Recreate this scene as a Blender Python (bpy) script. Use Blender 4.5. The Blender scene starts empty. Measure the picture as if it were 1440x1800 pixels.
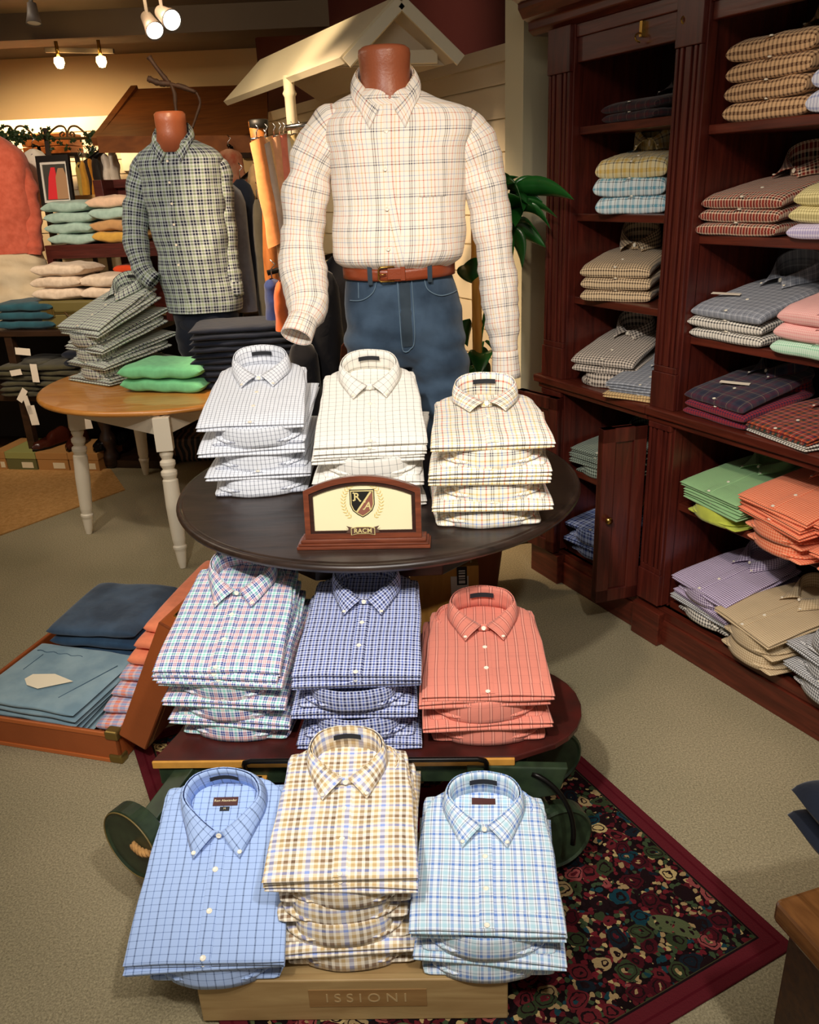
import bpy, math, random
from mathutils import Vector, Matrix, noise
from math import sin, cos, pi, radians as rad
random.seed(7)
S = bpy.context.scene
COL = S.collection
# ---------------------------------------------------------------- camera
CAM_H = 1.60
FPX = 1432.8
PITCH, ROLL = rad(21.906), rad(2.613)
_rt = Vector((1, 0, 0)); _dn = Vector((0, -sin(PITCH), -cos(PITCH))); FW = Vector((0, cos(PITCH), -sin(PITCH)))
RT = cos(ROLL)*_rt + sin(ROLL)*_dn
DN = -sin(ROLL)*_rt + cos(ROLL)*_dn
cam = bpy.data.cameras.new('camera'); camo = bpy.data.objects.new('camera', cam); COL.objects.link(camo)
cam.sensor_fit = 'HORIZONTAL'; cam.sensor_width = 36; cam.lens = FPX/1440*36
cam.clip_start = .05; cam.clip_end = 60
mw = Matrix((RT, -DN, -FW)).transposed().to_4x4(); mw.translation = (0, 0, CAM_H); camo.matrix_world = mw
S.camera = camo
# ---------------------------------------------------------------- light
S.view_settings.view_transform = 'Standard'; S.view_settings.look = 'None'
S.view_settings.exposure = 0.18; S.view_settings.gamma = 1; S.view_settings.use_curve_mapping = False
W = bpy.data.worlds.new('world'); S.world = W; W.use_nodes = True
W.node_tree.nodes['Background'].inputs[0].default_value = (1.0, .86, .70, 1)
W.node_tree.nodes['Background'].inputs[1].default_value = .22

def spot(name, loc, to, power, size=55, blend=.5, col=(1, .86, .70), rad_=.05):
    l = bpy.data.lights.new(name, 'SPOT'); l.energy = power; l.color = col; l.spot_size = rad(size); l.spot_blend = blend
    l.shadow_soft_size = rad_
    o = bpy.data.objects.new(name, l); COL.objects.link(o); o.location = loc
    o.rotation_euler = (Vector(to)-Vector(loc)).to_track_quat('-Z', 'Y').to_euler(); return o
def area(name, loc, to, power, sx, sy, col=(1, .9, .78)):
    l = bpy.data.lights.new(name, 'AREA'); l.energy = power; l.color = col; l.shape = 'RECTANGLE'; l.size = sx; l.size_y = sy
    o = bpy.data.objects.new(name, l); COL.objects.link(o); o.location = loc
    o.rotation_euler = (Vector(to)-Vector(loc)).to_track_quat('-Z', 'Y').to_euler(); return o
# added soft fill under the ceiling, track lamps, and spots added to brighten dim areas
area('ceiling_fill_area', (-.3, .3, 2.72), (-.3, .6, 0), 26, 1.6, .9, (1, .93, .84))  # soft overhead fill added above the camera, no fixture behind it
area('ceiling_fill_area', (-2.4, 3.2, 2.72), (-2.4, 3.2, 0), 20, 1.4, 1.4, (1, .84, .64))  # warm fill added over the left side of the shop
spot('track_and_fill_spot', (-.5, .1, 2.6), (-.05, 2.0, .9), 150, 60, .7, (1, .95, .88))
spot('track_and_fill_spot', (.5, -.1, 2.6), (.0, 1.35, .25), 95, 62, .7, (1, .95, .9))
spot('track_and_fill_spot', (.6, .9, 2.65), (.05, 2.6, 1.55), 50, 46, .7, (1, .84, .64))
spot('track_and_fill_spot', (-.4, .9, 2.65), (1.35, 1.9, 1.0), 70, 60, .7, (1, .80, .62))
spot('track_and_fill_spot', (-1.0, 3.5, 2.6), (-.5, 5.2, 2.3), 80, 85, .6, (1, .76, .46))
spot('track_and_fill_spot', (-2.9, 6.9, 2.55), (-2.9, 7.5, 1.5), 130, 140, .6, (1, .68, .38))  # placed beyond the beam so the wall brightens and the beam stays dark
spot('track_and_fill_spot', (-1.6, 2.4, 2.6), (-1.3, 4.3, 1.0), 60, 60, .6, (1, .90, .80))
spot('track_and_fill_spot', (-1.9, 3.2, 2.62), (-2.5, 5.4, 1.3), 130, 62, .7, (1, .82, .62))  # extra front light added to brighten the left shelf and coral form
spot('track_and_fill_spot', (-1.3, 3.3, 2.6), (-.55, 3.8, 1.6), 260, 60, .6, (1, .72, .46))  # extra spot added to brighten the hanging trousers and slatwall

def ray(px, py): return RT*((px-720)/FPX) + DN*((py-900)/FPX) + FW
def PZ(px, py, z):
    d = ray(px, py); return Vector((0, 0, CAM_H)) + d*((z-CAM_H)/d.z)
def PY(px, py, y):
    d = ray(px, py); return Vector((0, 0, CAM_H)) + d*(y/d.y)
# ---------------------------------------------------------------- materials
MATS = {}
def srgb(c):
    if isinstance(c, str):
        c = c.lstrip('#'); c = [int(c[i:i+2], 16)/255 for i in (0, 2, 4)]
    return tuple(((x/12.92) if x <= .04045 else ((x+.055)/1.055)**2.4) for x in c[:3]) + (1,)
def newmat(name):
    m = bpy.data.materials.new(name); m.use_nodes = True
    nt = m.node_tree; return m, nt, nt.nodes['Principled BSDF']
def mat(name, col, rough=.6, metal=0, noise_amt=0, noise_scale=20, bump=0, bump_scale=60, spec=.5, emit=None, estr=0, col2=None, stretch=None, trans=0):
    if name in MATS: return MATS[name]
    m, nt, b = newmat(name); N, L = nt.nodes, nt.links
    b.inputs['Base Color'].default_value = srgb(col); b.inputs['Roughness'].default_value = rough
    b.inputs['Metallic'].default_value = metal; b.inputs['Specular IOR Level'].default_value = spec
    if trans: b.inputs['Transmission Weight'].default_value = trans
    if emit: b.inputs['Emission Color'].default_value = srgb(emit); b.inputs['Emission Strength'].default_value = estr
    if noise_amt or bump or col2:
        tc = N.new('ShaderNodeTexCoord'); mp = N.new('ShaderNodeMapping'); L.new(tc.outputs['Object'], mp.inputs[0])
        if stretch: mp.inputs['Scale'].default_value = stretch
    if noise_amt or col2:
        n = N.new('ShaderNodeTexNoise'); n.inputs['Scale'].default_value = noise_scale; n.inputs['Detail'].default_value = 6
        L.new(mp.outputs[0], n.inputs[0])
        mx = N.new('ShaderNodeMix'); mx.data_type = 'RGBA'
        c = srgb(col); c2 = srgb(col2) if col2 else tuple(max(0, x*(1-noise_amt)) for x in c[:3])+(1,)
        r = N.new('ShaderNodeMapRange'); r.inputs[1].default_value = .35; r.inputs[2].default_value = .65
        L.new(n.outputs[0], r.inputs[0]); L.new(r.outputs[0], mx.inputs[0]); mx.inputs[6].default_value = c; mx.inputs[7].default_value = c2
        L.new(mx.outputs[2], b.inputs['Base Color'])
    if bump:
        n2 = N.new('ShaderNodeTexNoise'); n2.inputs['Scale'].default_value = bump_scale; n2.inputs['Detail'].default_value = 4
        L.new(mp.outputs[0], n2.inputs[0]); bp = N.new('ShaderNodeBump'); bp.inputs['Strength'].default_value = bump; bp.inputs['Distance'].default_value = .01
        L.new(n2.outputs[0], bp.inputs['Height']); L.new(bp.outputs[0], b.inputs['Normal'])
    MATS[name] = m; return m
def wood(name, c1, c2, rough=.35, stretch=(1, 12, 12), scale=6, spec=.5, coat=0):
    if name in MATS: return MATS[name]
    m, nt, b = newmat(name); N, L = nt.nodes, nt.links
    tc = N.new('ShaderNodeTexCoord'); mp = N.new('ShaderNodeMapping'); L.new(tc.outputs['Object'], mp.inputs[0]); mp.inputs['Scale'].default_value = stretch
    n = N.new('ShaderNodeTexNoise'); n.inputs['Scale'].default_value = scale; n.inputs['Detail'].default_value = 8; n.inputs['Distortion'].default_value = .6
    L.new(mp.outputs[0], n.inputs[0]); r = N.new('ShaderNodeValToRGB'); L.new(n.outputs[0], r.inputs[0])
    r.color_ramp.elements[0].position = .3; r.color_ramp.elements[0].color = srgb(c1); r.color_ramp.elements[1].position = .7; r.color_ramp.elements[1].color = srgb(c2)
    L.new(r.outputs[0], b.inputs['Base Color']); b.inputs['Roughness'].default_value = rough; b.inputs['Specular IOR Level'].default_value = spec
    b.inputs['Coat Weight'].default_value = coat
    bp = N.new('ShaderNodeBump'); bp.inputs['Strength'].default_value = .12; bp.inputs['Distance'].default_value = .004
    L.new(n.outputs[0], bp.inputs['Height']); L.new(bp.outputs[0], b.inputs['Normal'])
    MATS[name] = m; return m
def _ramp(nt, stripes, default):
    r = nt.nodes.new('ShaderNodeValToRGB'); cr = r.color_ramp; cr.interpolation = 'CONSTANT'
    segs = []
    for c, w, col in sorted(stripes): segs.append((max(0, c-w/2), col)); segs.append((min(.999, c+w/2), default))
    if not segs: segs = [(0, default)]
    if segs[0][0] > 0: segs.insert(0, (0, default))
    els = cr.elements
    while len(els) > 1: els.remove(els[0])
    els[0].position = 0; els[0].color = srgb(segs[0][1])
    for p, c in segs[1:]:
        e = els.new(p); e.color = srgb(c)
    return r
def plaid(name, base, U, V=None, P=.03, mode='avg', PV=None, rough=.85, swap=False):
    """woven check: warp stripes U and weft stripes V, each (centre, width, colour) as a fraction of the repeat P in metres"""
    if name in MATS: return MATS[name]
    m, nt, b = newmat(name); N, L = nt.nodes, nt.links
    if V is None: V = U
    uv = N.new('ShaderNodeUVMap'); sp = N.new('ShaderNodeSeparateXYZ'); L.new(uv.outputs[0], sp.inputs[0])
    outs = []
    for k, (st, per) in enumerate(((U, P), (V, PV or P))):
        ml = N.new('ShaderNodeMath'); ml.operation = 'MULTIPLY'; ml.inputs[1].default_value = 1/per; L.new(sp.outputs[k], ml.inputs[0])
        ad = N.new('ShaderNodeMath'); ad.operation = 'ADD'; ad.inputs[1].default_value = 50.37; L.new(ml.outputs[0], ad.inputs[0])
        fr = N.new('ShaderNodeMath'); fr.operation = 'FRACT'; L.new(ad.outputs[0], fr.inputs[0])
        r = _ramp(nt, st, base if mode == 'avg' else '#ffffff'); L.new(fr.outputs[0], r.inputs[0]); outs.append(r)
    mx = N.new('ShaderNodeMix'); mx.data_type = 'RGBA'
    if mode == 'avg':
        mx.inputs[0].default_value = .5; L.new(outs[0].outputs[0], mx.inputs[6]); L.new(outs[1].outputs[0], mx.inputs[7]); res = mx.outputs[2]
    else:
        mx.blend_type = 'MULTIPLY'; mx.inputs[0].default_value = 1; L.new(outs[0].outputs[0], mx.inputs[6]); L.new(outs[1].outputs[0], mx.inputs[7])
        m2 = N.new('ShaderNodeMix'); m2.data_type = 'RGBA'; m2.blend_type = 'MULTIPLY'; m2.inputs[0].default_value = 1
        m2.inputs[6].default_value = srgb(base); L.new(mx.outputs[2], m2.inputs[7]); res = m2.outputs[2]
    L.new(res, b.inputs['Base Color']); b.inputs['Roughness'].default_value = rough; b.inputs['Specular IOR Level'].default_value = .25
    b.inputs['Sheen Weight'].default_value = .15
    cloth_bump(nt, b, uv.outputs[0])
    MATS[name] = m; return m
def cloth_bump(nt, b, vec, s=.35, sc=9):
    N, L = nt.nodes, nt.links
    n = N.new('ShaderNodeTexNoise'); n.inputs['Scale'].default_value = sc; n.inputs['Detail'].default_value = 5; n.inputs['Distortion'].default_value = .8
    L.new(vec, n.inputs[0]); bp = N.new('ShaderNodeBump'); bp.inputs['Strength'].default_value = s; bp.inputs['Distance'].default_value = .012
    L.new(n.outputs[0], bp.inputs['Height']); L.new(bp.outputs[0], b.inputs['Normal'])
def cloth(name, col, rough=.9, col2=None, amt=.15, sc=30, bs=.3):
    if name in MATS: return MATS[name]
    m = mat(name, col, rough, noise_amt=amt, noise_scale=sc, col2=col2, spec=.2)
    nt = m.node_tree; b = nt.nodes['Principled BSDF']; b.inputs['Sheen Weight'].default_value = .2
    tc = [n for n in nt.nodes if n.bl_idname == 'ShaderNodeTexCoord'][0]
    cloth_bump(nt, b, tc.outputs['Object'], bs, 12)
    return m
# ---------------------------------------------------------------- mesh helpers
class MB:
    def __init__(s): s.v = []; s.f = []; s.uv = []; s.mi = []
    def grid(s, fn, nu, nv, cu=False, cv=False, uvf=None, mi=0, flip=False):
        """fn(a,b) a,b in 0..1 -> point ; uvf(a,b)->uv"""
        o = len(s.v); ru = nu if cu else nu+1; rv = nv if cv else nv+1
        for j in range(rv):
            for i in range(ru): s.v.append(Vector(fn(i/nu, j/nv)))
        for j in range(nv):
            for i in range(nu):
                a = o+j*ru+i; b_ = o+j*ru+(i+1) % ru; c = o+((j+1) % rv)*ru+(i+1) % ru; d = o+((j+1) % rv)*ru+i
                q = [(i/nu, j/nv), ((i+1)/nu, j/nv), ((i+1)/nu, (j+1)/nv), (i/nu, (j+1)/nv)]
                f = [a, b_, c, d]
                if flip: f.reverse(); q.reverse()
                s.f.append(f); s.uv.append([uvf(*t) if uvf else t for t in q]); s.mi.append(mi)
        return s
    def poly(s, pts, mi=0, uv=None):
        o = len(s.v); s.v += [Vector(p) for p in pts]; s.f.append(list(range(o, o+len(pts)))); s.uv.append(uv or [(p[0], p[1]) for p in pts]); s.mi.append(mi); return s
    def box(s, x0, x1, y0, y1, z0, z1, mi=0, M=None):
        P = [Vector((x, y, z)) for z in (z0, z1) for y in (y0, y1) for x in (x0, x1)]
        if M: P = [M @ p for p in P]
        o = len(s.v); s.v += P
        for f in ((0, 2, 3, 1), (4, 5, 7, 6), (0, 1, 5, 4), (2, 6, 7, 3), (0, 4, 6, 2), (1, 3, 7, 5)):
            s.f.append([o+i for i in f]); s.uv.append([(P[i].x+P[i].y, P[i].z) for i in f]); s.mi.append(mi)
        return s
    def extr(s, pts, h0, h1, axis='z', mi=0, M=None):
        """extrude a 2-D outline"""
        def mk(p, h):
            q = {'z': (p[0], p[1], h), 'y': (p[0], h, p[1]), 'x': (h, p[0], p[1])}[axis]; q = Vector(q); return M @ q if M else q
        o = len(s.v); n = len(pts); s.v += [mk(p, h0) for p in pts] + [mk(p, h1) for p in pts]
        fs = [list(range(o+n-1, o-1, -1)), list(range(o+n, o+2*n))]+[[o+i, o+(i+1) % n, o+n+(i+1) % n, o+n+i] for i in range(n)]
        if axis == 'y': fs = [f[::-1] for f in fs]
        for f in fs: s.f.append(f); s.uv.append([(s.v[i].x+s.v[i].y, s.v[i].z) for i in f]); s.mi.append(mi)
        return s
    def lathe(s, prof, n=24, c=(0, 0, 0), mi=0, M=None, caps=True):
        o = len(s.v)
        for r, z in prof:
            for i in range(n):
                a = 2*pi*i/n; p = Vector((c[0]+r*cos(a), c[1]+r*sin(a), c[2]+z)); s.v.append(M @ p if M else p)
        for j in range(len(prof)-1):
            for i in range(n):
                s.f.append([o+j*n+i, o+j*n+(i+1) % n, o+(j+1)*n+(i+1) % n, o+(j+1)*n+i]); s.uv.append([(i/n, prof[j][1]), ((i+1)/n, prof[j][1]), ((i+1)/n, prof[j+1][1]), (i/n, prof[j+1][1])]); s.mi.append(mi)
        for j, rev in ((0, True), (len(prof)-1, False)):
            if caps and prof[j][0] > 1e-4:
                f = [o+j*n+i for i in range(n)]
                if rev: f.reverse()
                s.f.append(f); s.uv.append([(s.v[i].x, s.v[i].y) for i in f]); s.mi.append(mi)
        return s
    def tube(s, pts, r, n=8, mi=0, cap=True, sy=None, uvs=None):
        """tube through points; r float or list"""
        pts = [Vector(p) for p in pts]; R_ = r if isinstance(r, (list, tuple)) else [r]*len(pts)
        o = len(s.v); up = Vector((0, 0, 1)); prev = None; L_ = 0; Ls = []
        for k, p in enumerate(pts):
            if k: L_ += (p-pts[k-1]).length
            Ls.append(L_)
            t = (pts[min(k+1, len(pts)-1)]-pts[max(k-1, 0)]).normalized()
            if prev is None: x = t.orthogonal().normalized()
            else: x = (prev-t*prev.dot(t)).normalized()
            prev = x; y = t.cross(x)
            for i in range(n):
                a = 2*pi*i/n; s.v.append(p+(x*cos(a)+y*sin(a)*(sy or 1))*R_[k])
        for k in range(len(pts)-1):
            for i in range(n):
                s.f.append([o+k*n+i, o+k*n+(i+1) % n, o+(k+1)*n+(i+1) % n, o+(k+1)*n+i])
                s.uv.append([(i/n, Ls[k]), ((i+1)/n, Ls[k]), ((i+1)/n, Ls[k+1]), (i/n, Ls[k+1])]); s.mi.append(mi)
        if cap:
            s.f.append([o+i for i in range(n-1, -1, -1)]); s.uv.append([(0, 0)]*n); s.mi.append(mi)
            s.f.append([o+(len(pts)-1)*n+i for i in range(n)]); s.uv.append([(0, 0)]*n); s.mi.append(mi)
        return s
    def mesh(s, name, mats, smooth=False):
        me = bpy.data.meshes.new(name); me.from_pydata([tuple(v) for v in s.v], [], s.f)
        uvl = me.uv_layers.new(name='UVMap'); k = 0
        for p, us in zip(me.polygons, s.uv):
            for i, li in enumerate(p.loop_indices): uvl.data[li].uv = us[i]
        for m in (mats if isinstance(mats, (list, tuple)) else [mats]): me.materials.append(m)
        me.polygons.foreach_set('material_index', s.mi); me.polygons.foreach_set('use_smooth', [smooth]*len(s.f)); me.update()
        return me
    def obj(s, name, mats, parent=None, smooth=False, bevel=0, solid=0, **kw):
        return mkobj(name, s.mesh(name, mats, smooth), parent, bevel, solid, **kw)
def mkobj(name, me, parent=None, bevel=0, solid=0, label=None, cat=None, group=None, kind=None, loc=None):
    o = bpy.data.objects.new(name, me); COL.objects.link(o)
    if parent: o.parent = parent
    if loc: o.location = loc
    if solid:
        m = o.modifiers.new('solid', 'SOLIDIFY'); m.thickness = solid; m.offset = 0
    if bevel:
        m = o.modifiers.new('bevel', 'BEVEL'); m.width = bevel; m.segments = 2; m.limit_method = 'ANGLE'; m.angle_limit = rad(40)
    return tag(o, label, cat, group, kind)
def tag(o, label=None, cat=None, group=None, kind=None):
    if label: o['label'] = label
    if cat: o['category'] = cat
    if group: o['group'] = group
    if kind: o['kind'] = kind
    return o
def thing(name, label, cat, loc=(0, 0, 0), rz=0, group=None):
    o = bpy.data.objects.new(name, None); COL.objects.link(o); o.location = loc; o.rotation_euler = (0, 0, rz); o.empty_display_size = .05
    return tag(o, label, cat, group)
def copy_tree(o, parent=None):
    c = o.copy(); COL.objects.link(c)
    if parent: c.parent = parent
    for ch in list(o.children): copy_tree(ch, c)
    return c
def cr(pts, t):
    """Catmull-Rom through pts, t in 0..1"""
    n = len(pts)-1; x = min(max(t, 0), .99999)*n; i = int(x); f = x-i
    p = [Vector(pts[min(max(k, 0), n)]) for k in (i-1, i, i+1, i+2)]
    return .5*((2*p[1])+(-p[0]+p[2])*f+(2*p[0]-5*p[1]+4*p[2]-p[3])*f*f+(-p[0]+3*p[1]-3*p[2]+p[3])*f**3)
def lin(xs, ys, x):
    if x <= xs[0]: return ys[0]
    for i in range(len(xs)-1):
        if x <= xs[i+1]:
            f = (x-xs[i])/(xs[i+1]-xs[i]); f = f*f*(3-2*f); return ys[i]*(1-f)+ys[i+1]*f
    return ys[-1]
def nz(x, y, z=0, s=1): return noise.noise(Vector((x*s, y*s, z*s+3.1)))
def text_mesh(name, txt, size, material, parent, M, ext=.0006, shear=0, space=1, offs=0, **kw):
    cu = bpy.data.curves.new(name, 'FONT'); cu.body = txt; cu.size = size; cu.extrude = ext; cu.align_x = 'CENTER'; cu.align_y = 'CENTER'; cu.shear = shear; cu.space_character = space; cu.offset = offs
    t = bpy.data.objects.new(name, cu); COL.objects.link(t); bpy.context.view_layer.update()
    me = bpy.data.meshes.new_from_object(t.evaluated_get(bpy.context.evaluated_depsgraph_get())); bpy.data.objects.remove(t); bpy.data.curves.remove(cu)
    me.materials.clear(); me.materials.append(material); o = mkobj(name, me, parent, **kw); o.matrix_local = M; return o
# ---------------------------------------------------------------- common materials
mahog = wood('mahogany', '#3a1410', '#5c241a', .32, (14, 14, 1.2), 4)
mahogH = wood('mahogany_horizontal', '#40170f', '#652a1c', .3, (1.2, 14, 14), 4)
darkwood = wood('espresso_wood', '#1c120f', '#33231c', .28, (1, 8, 8), 5)
cream = mat('cream_paint', '#e8dcc0', .6, noise_amt=.06, noise_scale=4)
brass = mat('brass', '#b9924a', .25, 1)
pearl = mat('pearl_button', '#f2ead6', .25)
black_label = mat('black_woven_label', '#1b1d24', .7)
burg_label = mat('burgundy_woven_label', '#4a2019', .7)
cream_txt = mat('cream_thread', '#e8d8a8', .6)
chrome = mat('chrome', '#c8c8c8', .15, 1)
tagm = mat('paper_tag', '#e9dcc8', .7)
# ---------------------------------------------------------------- the folded dress shirt
SL = .385                                           # folded length, hem (y=0) to collar back
WX = [0, .02, .2, .31, .35, .372, .385]
def shirt_w(y): return lin(WX, [.150, .149, .140, .129, .119, .097, .072], y)
def back_w(y): return lin([0, .2, .35, .368, .373], [.149, .141, .134, .130, .120], y)
def slab(y, k):
    """centre height and half thickness of the upper (0) and lower (1) folded layer"""
    if k == 2: z0, z1 = 0, lin([0, .04, .2, .385], [.022, .028, .030, .024], y)
    elif k == 0: z0, z1 = lin([0, .15, .385], [.012, .014, .013], y), lin([0, .04, .2, .385], [.022, .026, .028, .024], y)
    else: z0, z1 = 0, lin([0, .15, .385], [.0115, .0135, .0125], y)
    return (z0+z1)/2, (z1-z0)/2
def wrk(x, y, sd): return .0022*nz(x+sd*3.3, y*.6, sd, 14)+.0014*nz(x*.6+sd, y+sd, sd, 34)
def ztop(x, y, sd=0):
    w = shirt_w(y); zc, hz = slab(y, 0); q = min(1, abs(x)/w)
    return zc+hz*max(0, 1-q**8)**.35+wrk(x, y, sd)*(1-q**4)
def slab_mesh(k, sd):
    m = MB(); L0 = SL-.012 if k == 1 else SL; ys = [(-.0012, .12), (-.0006, .5), (.003, .85), (.008, 1)]+[(.008+(L0-.016)*i/22, 1) for i in range(1, 23)]+[(L0-.004, .85), (L0-.001, .5), (L0, .2)]
    n = 56; dx = (.004*nz(sd, 2) if k else 0); ws = 1 if k == 0 else 1.0+.012*nz(sd, 5)
    def fn(a, b):
        y, th = ys[int(round(b*(len(ys)-1)))]; zc, hz = slab(y, k); w = (back_w(y) if k == 1 else shirt_w(y))*ws
        c, s = cos(2*pi*a), (1 if a < .5 else -1)
        x = w*c; q = abs(c); z = zc+th*hz*s*max(0, 1-q**8)**.35
        f = (1-q**4)*(1 if s > 0 else .0)
        # wavy hem and sides
        z += .003*nz(x*1.0+sd, 0, sd+k, 9)*max(0, 1-y/.12)+f*wrk(x, y, sd)*th
        yy = y+(.0035*nz(x+sd*2, 1, sd+k*2, 8)-.004*(k == 1)*(-1 if sd % 2 else .3))*(1-y/L0)
        x += .004*nz(y+sd, 3, sd+k, 7)
        return (x+dx, yy, z)
    def uvf(a, b):
        y, th = ys[int(round(b*(len(ys)-1)))]; c = cos(2*pi*a)
        w = (back_w(y) if k == 1 else shirt_w(y))*ws; x = w*c; zc, hz = slab(y, k)
        return (x+math.copysign(1, x)*(1-max(0, 1-abs(c)**8)**.35)*hz*.7, y-(1-th)*hz*1.0+.013*k)
    m.grid(fn, n, len(ys)-1, cu=True, uvf=uvf)
    for r_, fl in ((0, True), (len(ys)-1, False)):
        f = [r_*n+i for i in range(n)]; u_ = [uvf(i/n, r_/(len(ys)-1)) for i in range(n)]
        if fl: f.reverse(); u_.reverse()
        m.f.append(f); m.uv.append(u_); m.mi.append(0)
    return m
CC = .322                                           # collar centre y
def collar_curves(low=False):
    if low:                                         # pressed flat by the shirts above; the fall hangs past the yoke
        top = [(-.005, -.062, .010), (-.055, -.050, .014), (-.098, -.010, .030), (-.086, .040, .036), (-.045, .058, .037), (0, .063, .037)]
        bot = [(-.047, -.112, .006), (-.080, -.066, .002), (-.101, -.010, -.016), (-.089, .045, -.021), (-.047, .065, -.022), (0, .070, -.022)]
        mir = lambda c: c+[(-x, y, z) for x, y, z in c[-2::-1]]
        return mir(top), mir(bot)
    top = [(-.006, -.072, .018), (-.046, -.040, .030), (-.079, .000, .046), (-.060, .042, .058), (0, .058, .062)]
    bot = [(-.046, -.124, .012), (-.070, -.064, .008), (-.087, -.006, .004), (-.070, .050, .006), (0, .067, .008)]
    mir = lambda c: c+[(-x, y, z) for x, y, z in c[-2::-1]]
    return mir(top), mir(bot)
def collar_mesh(sd, low=False):
    T, B = collar_curves(low); m = MB()
    def base(x, y): return ztop(min(max(x, -.12), .12), min(CC+y, SL-.01), sd)
    def fn(a, b):
        t, q = cr(T, a), cr(B, a)
        p = t.lerp(q, b); bulge = sin(pi*b)*(.002 if low else .003)
        n = Vector((p.x, p.y+.02, 0)).normalized()
        zb = base(p.x, p.y)
        z = base(0, -.03)*.3+base(t.x, t.y)*.7+t.z if b < .01 else 0
        z = (base(t.x, t.y)+t.z)*(1-b)+(zb+q.z*(1 if low else .55))*b+.004*sin(pi*b)
        return (p.x+n.x*bulge, CC+p.y+n.y*bulge, z)
    m.grid(fn, 40, 6, uvf=lambda a, b: (a*.46, .2-b*.055))
    return m
def stand_mesh(sd, low=False):
    T, B = collar_curves(low); m = MB()
    T2 = [(x*.95, y*.95, z-.002) for x, y, z in T]
    def base(x, y): return ztop(x, min(CC+y, SL-.01), sd)
    def fn(a, b):
        t = cr(T2, a); k = 1-.06*b
        return (t.x*k, CC+t.y*k, (base(t.x, t.y)+t.z)*(1-b)+(base(t.x*.9, t.y*.9)-.002)*b)
    m.grid(fn, 40, 3, uvf=lambda a, b: (a*.40, .31-b*.04))
    # button tab closing the front
    m.grid(lambda a, b: (-.014+.028*a, CC-.068-.002*sin(pi*a)-.006*(1-b), base(0, -.06)+.004+(.008 if low else .017)*b), 4, 3, uvf=lambda a, b: (a*.028, b*.02))
    return m
def placket_mesh(sd):
    m = MB(); x0, x1 = -.016, .017
    m.grid(lambda a, b: (x0+(x1-x0)*a, .0015+(CC-.075)*b, ztop(x0+(x1-x0)*a, .0015+(CC-.075)*b, sd)+(.0012 if .05 < a < .95 else -.001)), 8, 30, uvf=lambda a, b: (x0+(x1-x0)*a+.0015, (CC-.075)*b))
    return m
def pocket_mesh(sd):
    m = MB(); x0, x1, y0, y1 = .038, .128, .035, .150
    m.grid(lambda a, b: (x0+(x1-x0)*a, y0+(y1-y0)*b, ztop(x0+(x1-x0)*a, y0+(y1-y0)*b, sd)+(.0010 if 0 < a < 1 and 0 < b < 1 else -.001)), 12, 12, uvf=lambda a, b: (x0+(x1-x0)*a, y0+(y1-y0)*b))
    return m
def button_mesh(r=.0058):
    return MB().lathe([(0, 0), (r, 0), (r, .0016), (r*.8, .0022), (r*.55, .0014), (0, .0014)], 14).mesh('button', pearl, True)
BUT = button_mesh(); BUTS = button_mesh(.0046)
LABM = {}
def strip_mesh(name, x0, x1, y, z0, z1, material, curve=.006):
    m = MB(); m.grid(lambda a, b: (x0+(x1-x0)*a, y-curve*(2*a-1)**2-.003*(1-b), z0+(z1-z0)*b), 6, 1); return m.mesh(name, material)
SHM = []
for sd in range(3):
    T, B = collar_curves(); d = dict(sd=sd)
    ph = mat('pearl_button', '#f2ead6')
    d['front_panel'] = slab_mesh(0, sd).mesh('front_panel', ph, True); d['folded_back'] = slab_mesh(1, sd).mesh('folded_back', ph, True)
    d['collar'] = collar_mesh(sd).mesh('collar', ph, True); d['collar_stand'] = stand_mesh(sd).mesh('collar_stand', ph, True)
    d['puffed_panel'] = slab_mesh(2, sd).mesh('front_panel', ph, True)
    d['collar_low'] = collar_mesh(sd, True).mesh('collar', ph, True); d['collar_stand_low'] = stand_mesh(sd, True).mesh('collar_stand', ph, True)
    d['placket'] = placket_mesh(sd).mesh('placket', ph, True); d['pocket'] = pocket_mesh(sd).mesh('pocket', ph, True)
    zb = ztop(0, CC+.05, sd)
    d['neck_label'] = strip_mesh('neck_label', -.030, .030, CC+.047, zb+.034, zb+.046, black_label)
    SHM.append(d)
SHIRTS = []
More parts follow.
